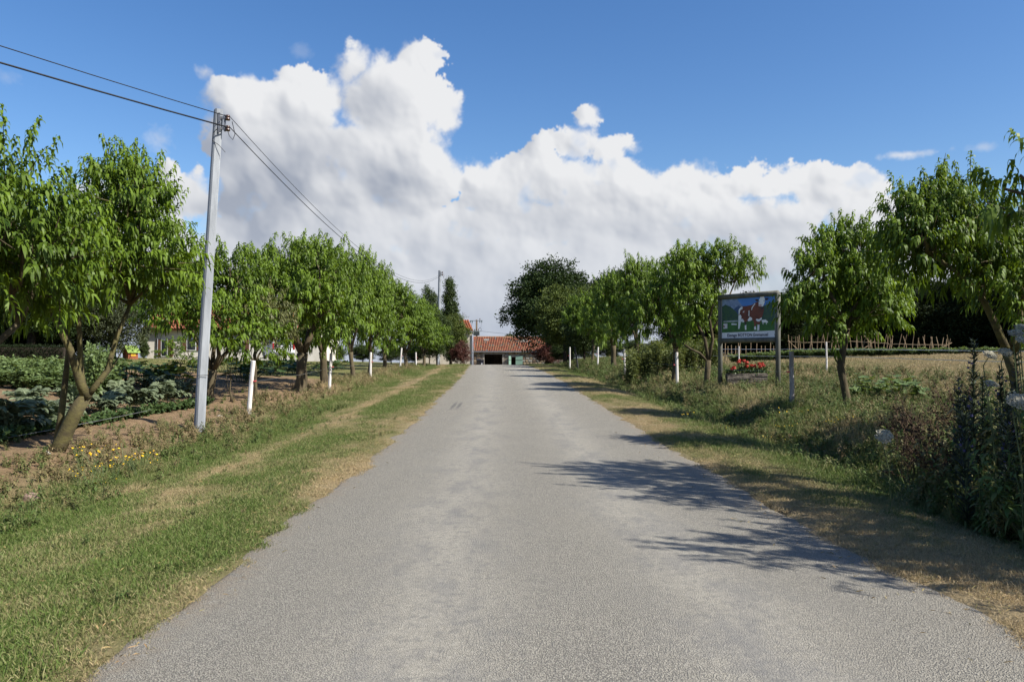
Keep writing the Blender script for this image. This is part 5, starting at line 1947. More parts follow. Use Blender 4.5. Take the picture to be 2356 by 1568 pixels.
mb.tube([Vector((ax_, HY0 + 1.2, HE + .4)) - oh, Vector((ax_, HY0 + 1.2, zat(717.5, HY0 + 1.2))) - oh], .035, 6)
for zz, ln in ((726, .5), (722, .35)):
    z_ = zat(zz, HY0 + 1.2)
    mb.tube([Vector((ax_, HY0 + 1.2, z_)) - oh, Vector((ax_ + ln, HY0 + .9, z_ + .1)) - oh], .02, 5)
z_ = zat(734, HY0 + 1.2)
mb.tube([Vector((ax_ - .7, HY0 + 1.2, z_ + .1)) - oh, Vector((ax_ + .9, HY0 + .9, z_ + .35)) - oh], .016, 5)
for i in range(6):
    c = Vector((ax_ - .6 + i * .28, HY0 + 1.15, z_ + .12 + i * .04)) - oh
    mb.tube([c - Vector((.05, 0, .22)), c + Vector((.05, 0, .22))], .012, 4)
mb.build('antenna', M_STEEL, house)

# ------------------------------------------------------------------ wooden pole with transformer behind the barn
M_WPOLE = mat('wood_pole', (.17, .125, .085), (.11, .08, .055), .9, 4, .15, stretch=(1, 1, .2))
M_TRAFO = mat('transformer_grey', (.15, .165, .155), (.10, .11, .105), .6)
TY = 131.0
tx_ = lambda px: (px - CX) / FPX * TY
tb = Vector((tx_(1096.6), TY, gz(tx_(1096.6), TY)))
tp_ = empty('transformer_pole', tb, 0, 'brown wooden power pole with a grey transformer behind the barn roof', 'utility pole')
zt_ = zat(735, TY) - tb.z
MB().tube([(0, 0, -.3), (0, 0, zt_ / 2), (0, 0, zt_)], [.19, .17, .14], 9).build('pole', M_WPOLE, tp_, True)
mb = MB()
zc_ = zat(737.5, TY) - tb.z
mb.box((-.05, -.1, zc_), (2.1, .09, .10))
mb.build('crossarm', M_STEEL, tp_)
for xx in (-1.0, -.72, .55, .86):
    mb = MB()
    mb.lathe([(.03, .05), (.10, 0), (.05, -.06), (.10, -.14), (.05, -.2), (.09, -.28), (.03, -.34)], (xx, -.16, zc_), 8)
    mb.build('insulator', mat('green_glass', (.05, .09, .085), None, .2), tp_, True)
mb = MB()
mb.lathe([(.03, 0), (.08, .05), (.05, .14), (.08, .2), (.03, .3)], (.55, -.1, zc_ + .1), 8)
mb.build('arrester', M_RUST, tp_, True)
zb_ = zat(766, TY) - tb.z
mb = MB()
mb.box((.0, -.35, zb_), (1.05, .5, .78), bev=.05)
for i in range(7):
    mb.box((-.45 + i * .15, -.64, zb_ - .02), (.03, .08, .6))
mb.build('transformer', M_TRAFO, tp_)
mb = MB()
for sx in (-.3, 0, .32):
    mb.lathe([(.04, 0), (.08, .05), (.04, .1), (.08, .16), (.03, .3)], (sx, -.35, zb_ + .39), 8)
mb.build('bushing', M_RUST, tp_, True)
mb = MB()
mb.tube([(-.72, -.2, zc_ - .3), (-.85, -.25, zc_ - 1.0), (-.72, -.3, zc_ - 1.5), (-.8, -.3, zb_ + .2), (-.55, -.35, zb_ - .3)], .03, 5)
mb.tube([(.35, -.35, zb_ + .6), (.55, -.35, zb_ + .95), (.8, -.35, zb_ + .7), (.7, -.35, zb_ + .2)], .03, 5)
mb.tube([(.86, -.2, zc_ - .35), (.7, -.2, zc_ - 1.2), (.3, -.3, zb_ + .7)], .012, 4)
mb.build('lead', M_CABLE, tp_)
wire('service_cable', (tb + Vector((.3, -.3, zb_ + .4)), Vector((tx_(1215), TY - 4, zat(770, TY - 4)))), .12, .02, 'thin service cable running right from the transformer over the barn', None)

# ------------------------------------------------------------------ white house, van and playhouse beyond the meadow
M_WHITE = mat('white_render', (.66, .62, .55), (.58, .54, .47), .9, 1.5, .1)
M_WPVC = mat('white_trim', (.74, .74, .73), None, .5)
M_SHUT = mat('brown_shutter', (.135, .060, .035), (.10, .045, .028), .6, 4)
M_GLASS = mat('dark_glass', (.02, .025, .03), (.03, .035, .04), .08, 1, .8)
WY = 72.0
wx_ = lambda px, y=WY: (px - CX) / FPX * y
A0, A1 = wx_(338), wx_(735)
wz = gz(wx_(420), WY) - .12
WE, WR = zat(757, WY), zat(706, WY + 4)
ow = Vector(((A0 + A1) / 2, WY, wz))
wh = empty('white_house', ow, 0, 'long low white house with orange tiled roof beyond the meadow', 'house')
mb = MB()
mb.box(Vector(((A0 + A1) / 2, WY + 4, (wz + WE) / 2)) - ow, (A1 - A0, 8, WE - wz))
for x in (A0, A1 - .3):
    mb.poly([Vector((x, WY, WE)) - ow, Vector((x, WY + 8, WE)) - ow, Vector((x, WY + 4, WR - .1)) - ow], (.3, 0, 0))
mb.build('wall', M_WHITE, wh)
rf = MB()
for y0_, y1_ in ((WY - .45, WY + 4), (WY + 8.45, WY + 4.01)):
    rf.poly([Vector((A0 - .25, y0_, WE - .12)) - ow, Vector((A1 + .25, y0_, WE - .12)) - ow, Vector((A1 + .25, y1_, WR)) - ow, Vector((A0 - .25, y1_, WR)) - ow], (0, 0, .12))
wroof = rf.build('roof', M_TILE, wh)
tl = MB()
rs = random.Random(15)
x = A0 - .15
while x < A1 + .2:
    tile_column(tl, Vector((x, WY - .48, WE + .02)) - ow, Vector((x, WY + 4, WR + .13)) - ow, .11, 10, rs, Vector((0, -.5, .85)))
    x += .27
tag(tl.build('roof_tile', [M_TILE, fm[0], M_TILE2], wroof), kind='stuff')
link('chimney', MB().box(Vector((wx_(520), WY + 4, WR + .35)) - ow, (.9, .7, 1.1)).mesh('chimney', M_WHITE), wroof)
for (pa_, pb_, ta, tb_) in ((371, 387, 780, 820), (430, 452, 778, 806), (540, 562, 778, 806), (640, 662, 778, 806)):
    xa, xb = wx_(pa_), wx_(pb_)
    za, zb2 = zat(tb_, WY), zat(ta, WY)
    f = link('window', MB().box(Vector(((xa + xb) / 2, WY - .02, (za + zb2) / 2)) - ow, (xb - xa, .10, zb2 - za)).mesh('window', M_WPVC), wh)
    link('pane', MB().box(Vector(((xa + xb) / 2, WY - .075, (za + zb2) / 2)) - ow, (xb - xa - .16, .02, zb2 - za - .16)).mesh('pane', M_GLASS), f)
    for sx, xx in ((-1, xa - .24), (1, xb + .24)):
        link('shutter', MB().box(Vector((xx, WY - .05, (za + zb2) / 2)) - ow, (.42, .05, zb2 - za)).mesh('shutter', M_SHUT), wh)
mb = MB()
mb.tube([Vector((wx_(364), WY - .1, WE - .2)) - ow, Vector((wx_(362), WY - .1, wz)) - ow], .05, 6)
mb.build('downpipe', M_ZINC, wh)

# van
M_VAN = mat('white_car_paint', (.72, .73, .75), (.68, .69, .71), .25, 1, .5)
M_RUB = mat('tyre_rubber', (.015, .015, .016), None, .8)
M_GREYP = mat('grey_bumper', (.08, .08, .085), None, .6)
vp = at(640, 62)
vp.z = max(vp.z, zat(826, 62))
van = empty('white_van', vp, R(28), 'small white van parked before the white house behind the trees', 'van')
Lv, Wv, Hv = 4.1, 1.7, 1.8
prof = [(-2.05, .32), (-2.05, 1.05), (-1.98, 1.62), (-1.85, 1.76), (.35, 1.80), (.62, 1.72), (1.18, 1.10), (1.85, .92), (2.04, .70), (2.05, .32)]
vs = []
for sy, inset in ((-1, 0), (1, 0)):
    for (x, z) in prof:
        w_ = Wv / 2 - (.14 * max(0, (z - .95) / .85))
        vs.append((sy * w_, x, z))
n = len(prof)
mb = MB()
mb.add(vs, [tuple(range(n)), tuple(range(2 * n - 1, n - 1, -1))] + [(i, (i + 1) % n, n + (i + 1) % n, n + i) for i in range(n)])
body = mb.build('body', M_VAN, van)
mb = MB()
mb.poly([(-.56, -2.065, 1.08), (.56, -2.065, 1.08), (.52, -2.005, 1.58), (-.52, -2.005, 1.58)], (0, .02, 0))
mb.build('rear_window', M_GLASS, van)
link('number_plate', MB().box((0, -2.07, .62), (.5, .02, .11)).mesh('number_plate', M_LBL), van)
link('rear_bumper', MB().box((0, -2.05, .40), (1.66, .14, .22), bev=.03).mesh('rear_bumper', M_GREYP), van)
link('front_bumper', MB().box((0, 2.05, .40), (1.62, .14, .24), bev=.03).mesh('front_bumper', M_GREYP), van)
link('trim_strip', MB().box((0, -2.062, .96), (1.5, .02, .06)).mesh('trim_strip', M_GREYP), van)
for sx in (-1, 1):
    link('tail_light', MB().box((sx * .78, -2.05, 1.0), (.12, .05, .5), bev=.015).mesh('tail_light', mat('red_lens', (.30, .02, .02), None, .2)), van)
    link('headlight', MB().box((sx * .6, 1.97, .80), (.36, .10, .16), bev=.02).mesh('headlight', M_GLASS), van)
    link('side_window', MB().box((sx * .795, .55, 1.34), (.03, .85, .40), Matrix.Rotation(sx * -R(9), 3, 'Y')).mesh('side_window', M_GLASS), van)
    link('mirror', MB().box((sx * .95, .92, 1.15), (.16, .10, .2), bev=.02).mesh('mirror', M_GREYP), van)
    for yy in (-1.25, 1.3):
        w = link('wheel', MB().tube([(sx * .66, yy, .30), (sx * .86, yy, .30)], .30, 16).mesh('wheel', M_RUB), van)
        link('rim', MB().tube([(sx * .855, yy, .30), (sx * .87, yy, .30)], .18, 12).mesh('rim', M_STEEL), w)
mb = MB()
mb.poly([(-.66, 1.14, 1.16), (.66, 1.14, 1.16), (.58, .68, 1.66), (-.58, .68, 1.66)], (0, .03, .02))
mb.build('windscreen', M_GLASS, van)

# playhouse
M_ORANGE = mat('orange_board', (.30, .098, .044), (.24, .078, .036), .7, 4)
M_LIME = mat('lime_roof', (.24, .34, .08), (.20, .29, .07), .6, 4)
M_YEL = mat('yellow_board', (.62, .36, .03), None, .6)
pp = at(300, 66)
S_ = 66 / FPX
pw_, ph_ = 36 * S_, 17 * S_
pp.z = max(pp.z, zat(827, 66))
pl = empty('playhouse', pp, R(-38), 'small orange playhouse with lime green roof on the meadow edge', 'playhouse')
mb = MB()
mb.box((0, 0, ph_ / 2), (pw_ * .72, pw_ * .62, ph_))
for sy in (-1, 1):
    mb.poly([(-pw_ * .36, sy * pw_ * .31, ph_), (pw_ * .36, sy * pw_ * .31, ph_), (0, sy * pw_ * .31, ph_ * 1.75)], (0, -sy * .03, 0))
mb.build('wall', M_ORANGE, pl)
for i in range(6):
    z = ph_ * (i + .5) / 6
    link('board', MB().box((0, -pw_ * .31 - .008, z), (pw_ * .72, .02, ph_ / 6 - .02)).mesh('board', M_ORANGE), pl)
    link('board', MB().box((pw_ * .36 + .008, 0, z), (.02, pw_ * .62, ph_ / 6 - .02)).mesh('board', M_ORANGE), pl)
for sx in (-1, 1):
    mb = MB()
    mb.poly([(sx * pw_ * .50, -pw_ * .40, ph_ * .90), (sx * pw_ * .50, pw_ * .40, ph_ * .90), (0, pw_ * .40, ph_ * 1.85), (0, -pw_ * .40, ph_ * 1.85)], (0, 0, .05))
    mb.build('roof', M_LIME, pl)
link('shutter', MB().box((pw_ * .36 + .03, 0, ph_ * .68), (.03, pw_ * .3, ph_ * .42)).mesh('shutter', M_YEL), pl)
link('door', MB().box((-pw_ * .1, -pw_ * .31 - .03, ph_ * .42), (pw_ * .24, .03, ph_ * .8)).mesh('door', M_SHUT), pl)

# ------------------------------------------------------------------ kitchen garden on the left
M_CARD = leaf_mat('cardoon_leaf', (.065, .092, .045), (.250, .290, .175), .25, .6, .2, tint=(1, 1.05, .8))
M_SQ = leaf_mat('squash_leaf', (.020, .042, .014), (.075, .120, .034), .2, .55, .25)
M_POT = leaf_mat('potato_leaf', (.042, .078, .024), (.195, .265, .095), .3, .5, .3)
M_BEAN = leaf_mat('bean_leaf', (.060, .085, .025), (.200, .230, .080), .3, .5, .2)
M_STEM = mat('green_stem', (.10, .13, .05), (.07, .09, .035), .6, 8)
M_DRYST = mat('dry_stem', (.14, .085, .045), (.08, .05, .03), .85, 8)


def cardoon_leaf(seed):
    rg = np.random.default_rng(seed)
    t = np.linspace(.16, 1, 13)
    mid = np.stack([t * .62 * (1 - .1 * t), np.zeros(13), t * .85 - t ** 2 * .52], 1)
    tang = unit(np.gradient(mid, axis=0))
    P, D, L = [], [], []
    for i in range(13):
        for s in (-1, 1):
            P.append(mid[i])
            D.append(tang[i] * .55 + np.array([0, s * .8, -.05]) + rg.normal(0, .12, 3))
            L.append(.30 * math.sin(math.pi * (.12 + .8 * t[i])) + .03)
    V, lo, sz = leaves(np.array(P), np.array(D), np.array(L), np.array(L) * .30, .45, rg)
    n0 = len(V)
    w = np.linspace(.032, .008, 13)[:, None]
    rib = np.concatenate([mid + [0, 1, 0] * w, mid - [0, 1, 0] * w])
    rl = np.array([[n0 + i, n0 + i + 1, n0 + 14 + i, n0 + 13 + i] for i in range(12)])
    return np_mesh('leaf', np.concatenate([V, rib]), np.concatenate([lo, rl.ravel()]), np.concatenate([sz, np.full(12, 4)]), M_CARD,
                   attrs={'v': np.concatenate([np.repeat(rg.uniform(.2, .7, len(P)), 6), np.full(26, 1.0)])})


CL_ = [cardoon_leaf(i) for i in range(3)]


def broad_leaf(seed, r, m, pet):
    """round lobed leaf on a petiole, tip of the petiole at the leaf centre"""
    rg = np.random.default_rng(seed)
    mb = MB()
    n = 11
    ring = []
    for k in range(n):
        a = 2 * math.pi * k / n + .28
        q = r * (1 + .16 * math.cos(5 * a)) * (.55 if k == n - 1 else 1)
        ring.append((math.cos(a) * q + r * .3, math.sin(a) * q, pet + rg.normal(0, r * .10) - .22 * r * math.cos(a)))
    mb.add([(r * .3, 0, pet - r * .14)] + ring, [(0, 1 + k, 1 + (k + 1) % n) for k in range(n)])
    mb.tube([(-.25, 0, -pet * .1), (-.1, 0, pet * .6), (r * .25, 0, pet - r * .14)], [.014, .011, .008], 4, cap=False)
    me = mb.mesh('leaf', m, fix=False)
    a_ = me.attributes.new('v', 'FLOAT', 'POINT')
    a_.data.foreach_set('value', np.clip(rg.normal(.5, .2, len(me.vertices)), 0, 1).astype(np.float32))
    return me


def leafy(name, p, leafs, n, label, cat, group, seed, s=1.0, spread_=.0, tilt=(.0, .35)):
    rg = random.Random(seed)
    o = empty(name, p, rg.uniform(0, 6.28), label, cat, group)
    for i in range(n):
        l = link('leaf', leafs[rg.randrange(len(leafs))], o)
        a = i * 2.4 + rg.uniform(-.3, .3)
        d = spread_ * math.sqrt((i + .5) / n)
        l.location = (math.cos(a) * d, math.sin(a) * d, 0)
        l.rotation_euler = (rg.uniform(-.15, .15), -rg.uniform(*tilt), a)
        k = s * rg.uniform(.72, 1.12)
        l.scale = (k, k, k)
    return o


GCAR = 'grey green cardoons in the kitchen garden'
for i, (px, py, s, lab) in enumerate(((118, 985, 1.12, 'grey cardoon directly left of the leaning forked trunk'), (22, 1000, 1.1, 'grey cardoon cut by the left edge'), (245, 955, 1.05, 'grey cardoon just right of the forked trunk'),
                                      (312, 945, 1.1, 'silvery cardoon with arching leaves between forked tree and concrete pole'), (378, 930, 1.1, 'silvery cardoon nearest the concrete pole'), (60, 950, 1.1, 'grey cardoon in the second row at the far left'),
                                      (425, 915, 1.0, 'cardoon half hidden by the concrete pole'), (175, 945, 1.0, 'cardoon behind the twin stem of the forked tree'), (275, 920, 1.0, 'small cardoon in the back row of the garden'), (345, 905, 1.0, 'cardoon in the back row left of the concrete pole'))):
    leafy('cardoon', hit(px, py), CL_, 15, lab, 'plant', GCAR, 400 + i, s * .88, .06, (-.1, .8))
SQL = [broad_leaf(i, .18, M_SQ, .22 + .09 * (i % 4)) for i in range(4)]
GSQ = 'squash plants in the garden bed'
sq = []
for i in range(26):
    r_ = random.Random(600 + i)
    Y = 24 + i * 1.0 + r_.uniform(-.5, .5)
    X = float(x_left(Y)) - r_.uniform(7.6, 11.5)
    leafy('squash_plant', Vector((X, Y, gz(X, Y))), SQL, 17, 'broad leaved squash plant in the dark green bed behind the peach trunks', 'plant', GSQ, 640 + i, r_.uniform(1.0, 1.35), .75, (-.1, .5))


def bush(seed, r, h, m, n=1500, leaf=.075, stems=7, narrow=.62):
    rg = np.random.default_rng(seed)
    mb = MB()
    P, D = [], []
    for s in range(stems):
        a = s * 2.4
        top = np.array([math.cos(a) * r * rg.uniform(.4, .9), math.sin(a) * r * rg.uniform(.4, .9), h * rg.uniform(.72, 1.05)])
        mb.tube([(0, 0, -.03), tuple(top * [.35, .35, .45]), tuple(top)], [.014, .010, .005], 4, cap=False)
        k = n // stems
        t = rg.uniform(.12, 1.0, k) ** .8
        pts = top * t[:, None] * np.stack([t * .4 + .6, t * .4 + .6, np.ones(k)], 1)
        dr = unit(rg.normal(size=(k, 3)) * [1, 1, .45] + [0, 0, .15])
        P.append(pts + dr * rg.uniform(.02, r * .30, k)[:, None])
        D.append(dr)
    P, D = np.concatenate(P), np.concatenate(D)
    L = leaf * rg.uniform(.7, 1.35, len(P))
    V, lo, sz = small_leaves(P, D + [0, 0, -.25], L, L * narrow, rg)
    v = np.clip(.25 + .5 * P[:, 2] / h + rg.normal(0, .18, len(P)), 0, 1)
    return mb.mesh('stem', M_STEM, fix=False), np_mesh('foliage', V, lo, sz, m, attrs={'v': np.repeat(v, 4)})


def bush_thing(name, meshes, p, rz, s, label, cat, group=None):
    o = empty(name, p, rz, label, cat, group)
    o.scale = s if isinstance(s, tuple) else (s, s, s)
    link('stem', meshes[0], o)
    tag(link('foliage', meshes[1], o), kind='stuff')
    return o


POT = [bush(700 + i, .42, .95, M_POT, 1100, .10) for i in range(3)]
GPO = 'pale topped leafy plants at the far left of the garden'
k = 0
for Y in (20.5, 22, 23.5, 25, 27):
    for px in range(-30, 245, 30):
        r_ = random.Random(k)
        p = at(px + r_.uniform(-10, 10) + (Y - 20) * 4, Y + r_.uniform(-.4, .4))
        bush_thing('leafy_garden_plant', POT[k % 3], p, r_.uniform(0, 6), (1.05, 1.05, r_.uniform(.38, .78)), 'bushy leafy garden plant with pale tips in the bed at the far left', 'plant', GPO)
        k += 1
for i, (px, d) in enumerate(((215, 19.5), (228, 20.5), (240, 21.5))):
    bush_thing('climbing_plant', POT[i], at(px, d), i, (.8, .8, 1.35), ('tall leafy plant left of the right hand limb of the forked tree', 'tall leafy plant behind the fork of the leaning tree', 'tall leafy plant between the limbs of the forked tree')[i], 'plant', 'tall plants behind the forked tree')
LOW = [bush(720 + i, .22, .16, M_SQ, 220, .075, 6, .8) for i in range(3)]
GLO = 'low row of small dark plants in the tilled soil'
for i in range(30):
    t = i / 29
    p = hit(-30 + 500 * t, 1024 - 92 * t ** .9)
    bush_thing('strawberry_plant', LOW[i % 3], p, i, .9 + .35 * ((i * 7) % 5) / 5, 'small dark green plant in the low row across the bare soil', 'plant', GLO)
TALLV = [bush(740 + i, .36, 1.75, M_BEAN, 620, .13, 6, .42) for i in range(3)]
GT = 'tall vegetables behind the right hand posts'
for i in range(26):
    r_ = random.Random(800 + i)
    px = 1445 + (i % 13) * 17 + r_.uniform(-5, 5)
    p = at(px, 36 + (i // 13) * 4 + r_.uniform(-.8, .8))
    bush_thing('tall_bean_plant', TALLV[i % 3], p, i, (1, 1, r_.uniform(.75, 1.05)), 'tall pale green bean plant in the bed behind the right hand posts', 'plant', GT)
GS = 'low green crop before the bean poles'
for i in range(44):
    r_ = random.Random(840 + i)
    px = 1690 + i * 16
    d = 44.5 - max(0, px - 1817) / 370 * 5
    p = at(px, d)
    p.z = min(p.z, zat(822, d)) - .05
    bush_thing('low_crop_plant', POT[i % 3], p, i, (1.1, 1.0, .55), 'low green crop plant in the strip before the bean poles', 'plant', GS)
BRT = [broad_leaf(20 + i, .11, M_POT, .28 + .1 * (i % 3)) for i in range(4)]
GBR = 'broad leaved plants right of the round peach tree'
for i, (px, py) in enumerate(((1972, 918), (1998, 912), (2022, 920), (2048, 914), (2070, 922), (1990, 900), (2030, 900), (2062, 903), (2090, 908), (2105, 922))):
    leafy('beet_plant', hit(px, py), BRT, 13, 'broad leaved green plant on the bank right of the round peach tree', 'plant', GBR, 860 + i, 1.0, .35, (.0, 1.0))

# ------------------------------------------------------------------ wild plants of the banks
M_YEL_P = mat('yellow_petal', (.75, .48, .02), (.62, .36, .015), .6, 9)
M_WHT_P = mat('umbel_white', (.36, .335, .25), (.24, .225, .165), .7, 30)
M_DARKL = leaf_mat('dark_weed_leaf', (.018, .030, .014), (.060, .085, .038), .2, .55, .25)
M_BUGL = leaf_mat('bugloss_leaf', (.020, .030, .024), (.060, .080, .060), .15, .6, .2)
M_BLUE = mat('bugloss_flower', (.05, .048, .13), None, .6)


def weed_mesh(seed, h, n, leaf, r, m):
    rg = np.random.default_rng(seed)
    V, lo, sz, v = [], [], [], []
    st = 5
    parts_ = []
    for s in range(st):
        a = rg.uniform(0, 6.28)
        top = np.array([math.cos(a) * r, math.sin(a) * r, h * rg.uniform(.6, 1.1)])
        k = n // st
        t = rg.uniform(.05, 1, k)
        P = top * t[:, None] * np.stack([t, t, np.ones(k)], 1)
        D = rg.normal(size=(k, 3)) * [1, 1, .4] + [0, 0, .45]
        L = leaf * rg.uniform(.6, 1.3, k) * (1.15 - .5 * t)
        q = leaves(P, D, L, L * .26, rg.uniform(.3, .9, k), rg)
        parts_.append(q + (np.repeat(rg.random(k), 6),))
        q = leaves(np.zeros((1, 3)), top[None], [np.linalg.norm(top)], [.010], [.1], rg)
        parts_.append(q + (np.full(6, .9),))
    V, lo, sz, v = join(parts_)
    return np_mesh('weed', V, lo, sz, m, attrs={'v': v})


WEEDS = [weed_mesh(900 + i, .34, 70, .11, .14, M_WEED) for i in range(4)]
WTALL = [weed_mesh(910 + i, .95, 150, .15, .26, M_WEED) for i in range(4)] + [tuft_mesh('rank_grass', M_WEED, 50, .10, .70, .010, .30, 930 + i) for i in range(2)]
parts = []
for i, (area, n, sc, dy) in enumerate((((1, 2.9, 7.5, 9, 30, 1.1), 1500, .8, .22), ((1, 2.6, 7.5, 28, 72, 1.0), 1100, 1.15, .16), ((-1, 2.6, 3.7, 6, 24, 1.2), 240, .6, .15),
                                       ((-1, 3.5, 4.9, 5, 22, 1.1), 560, .6, .65), ((-1, 3.6, 5.4, 22, 60, 1.1), 300, .8, .7), ((1, 1.8, 3.4, 9, 40, 1.2), 420, .7, .05), ((1, 7, 10.5, 14, 40, 1.0), 700, .8, .35), ((-1, .3, 2.8, 3, 20, 1.2), 170, .28, .1), ((-1, 4.2, 6.5, 6, 26, 1.2), 160, .5, .2))):
    P, rg = spread(area, n, 360 + i, one)
    parts.append((P, sc * (.5 + .9 * rg.random(len(P))), rg.integers(0, 4, len(P)), np.clip(dy + rg.normal(0, .28, len(P)), 0, 1)))
P, s, k, d = (np.concatenate([q[j] for q in parts]) for j in range(4))
scatter('bank_weeds', P, WEEDS, s, k, d, 5, .15)
parts = []
for i, (area, n, sc, dy) in enumerate((((1, 1.6, 4.8, 4.4, 11.5, 1.0), 900, 1.0, .15), ((1, 2.3, 4.6, 5.6, 9.5, 1.0), 420, 1.45, .12), ((1, 3.2, 5.2, 10.5, 16, 1.0), 130, .65, .55), ((1, 1.5, 2.6, 5, 9, 1.0), 120, .6, .15))):
    P, rg = spread(area, n, 380 + i, lambda X, Y: np.clip((X / Y - .50) * 9 + .2, 0, 1))
    parts.append((P, sc * (.55 + .6 * rg.random(len(P))), rg.integers(0, 6, len(P)), np.clip(dy + rg.normal(0, .25, len(P)), 0, 1)))
P, s, k, d = (np.concatenate([q[j] for q in parts]) for j in range(4))
scatter('roadside_weeds', P, WTALL, s, k, d, 6, .2)


def spike(seed, h):
    """viper's bugloss: a stiff stem set with short curved side sprays"""
    rg = np.random.default_rng(seed)
    n = int(h * 260)
    t = rg.uniform(.05, 1, n)
    a = np.arange(n) * 2.399
    P = np.stack([.015 * np.sin(t * 7), .012 * np.cos(t * 5), t * h], 1)
    D = np.stack([np.cos(a), np.sin(a), rg.uniform(.3, .9, n)], 1)
    L = (.15 * (1 - t) + .055) * rg.uniform(.7, 1.2, n)
    V, lo, sz = leaves(P, D, L, np.full(n, .016), rg.uniform(-.35, .25, n), rg)
    fol = np_mesh('foliage', V, lo, sz, M_BUGL, attrs={'v': np.repeat(rg.random(n), 6)})
    mb = MB()
    mb.tube([(0, 0, -.1), (.0, .01, h * .5), (.01, .0, h)], [.012, .010, .005], 5)
    fl = MB()
    for _ in range(9):
        q = rg.uniform(.45, .98)
        b = rg.uniform(0, 6.28)
        fl.box((math.cos(b) * .05, math.sin(b) * .05, q * h), (.018, .018, .022))
    return mb.mesh('stem', M_STEM), fol, fl.mesh('flower', M_BLUE)


GBU = "tall bristly flower spikes in the shaded weeds at the right"
for i, (px, top, d, lab) in enumerate(((2240, 782, 8.6, 'tallest bristly flower spike left of the leaning limb'), (2206, 872, 8.3, 'short bristly spike left of the tallest one'), (2262, 868, 8.9, 'bristly spike close right of the tallest one'),
                                       (2302, 846, 8.4, 'bristly spike below the upper white umbels'), (2338, 812, 8.2, 'bristly spike against the right edge'), (2222, 905, 7.6, 'low bristly spike in front of the tallest one'), (2320, 905, 7.4, 'low bristly spike beside the large white umbel'))):
    p = at(px, d)
    h = zat(top, d) - p.z
    me3 = spike(950 + i, max(.5, h))
    o = empty('flower_spike', p, i, lab, 'plant', GBU)
    link('stem', me3[0], o)
    tag(link('foliage', me3[1], o), kind='stuff')
    tag(link('flower', me3[2], o), kind='stuff')


def umbel(seed, r):
    rg = np.random.default_rng(seed)
    fl, ray = MB(), MB()
    n = 60
    for i in range(n):
        q = math.sqrt((i + .5) / n)
        a = i * 2.399
        c = Vector((math.cos(a) * q * r, math.sin(a) * q * r, r * (.62 - .34 * q * q) + rg.normal(0, r * .03)))
        ray.tube([(0, 0, 0), c], .0015, 3, cap=False)
        for _ in range(4):
            d = Vector((rg.normal(0, .1), rg.normal(0, .1), rg.normal(0, .04))) * r
            k = r * rg.uniform(.09, .15)
            fl.add([c + d + Vector((math.cos(t) * k, math.sin(t) * k, rg.normal(0, k * .3))) for t in (0, 1.26, 2.51, 3.77, 5.03)] + [c + d + Vector((0, 0, k * .5))], [(j, (j + 1) % 5, 5) for j in range(5)])
    return fl.mesh('flower_head', M_WHT_P, fix=False), ray.mesh('ray', M_STEM, fix=False)


GUM = 'white wild carrot umbels in the shaded weeds'
for i, (px, py, d, r, tx, ty, lab) in enumerate(((2352, 757, 7.6, .085, .2, .5, 'topmost white umbel at the right edge'), (2338, 770, 7.4, .085, .3, .6, 'white umbel just under the topmost one'), (2352, 786, 7.2, .075, .1, .7, 'third white umbel down in the cluster at the right edge'),
                                                 (2276, 819, 7.8, .085, -.3, .8, 'white umbel seen side on below the leaning limb'), (2312, 813, 7.8, .08, .3, .9, 'flat white umbel right of the side on one'), (2280, 886, 7.5, .08, -.2, .5, 'white umbel in front of the bristly spikes'),
                                                 (2340, 926, 6.6, .105, .5, 1.1, 'largest white umbel facing the lane near the right edge'), (2034, 1006, 8.2, .105, .7, 1.2, 'tilted white umbel alone at the left end of the dark weeds'))):
    X = (px - CX) / FPX * d
    head = Vector((X, d, zat(py, d)))
    foot = Vector((X + .12, d + .1, gz(X + .12, d + .1)))
    o = empty('wild_carrot', foot, 0, lab, 'flower', GUM)
    mb = MB()
    tilt = Vector((-tx * .5, -ty, 1)).normalized()
    mb.tube([(0, 0, -.05), (head - foot) * .55 + Vector((.03, .02, 0)), head - foot - tilt * .12, head - foot], [.007, .006, .005, .004], 5)
    for j in range(9):
        q = (head - foot) * (.15 + .08 * j)
        a = j * 2.4
        mb.tube([q, q + Vector((math.cos(a) * .12, math.sin(a) * .12, .03))], .003, 3)
    mb.build('stem', M_STEM, o)
    hd = umbel(970 + i, r * .74)
    Rq = tilt.to_track_quat('Z', 'Y').to_euler()
    h1 = link('flower_head', hd[0], o, head - foot)
    h1.rotation_euler = Rq
    tag(h1, kind='stuff')
    h2 = link('ray', hd[1], o, head - foot)
    h2.rotation_euler = Rq
    tag(h2, kind='stuff')


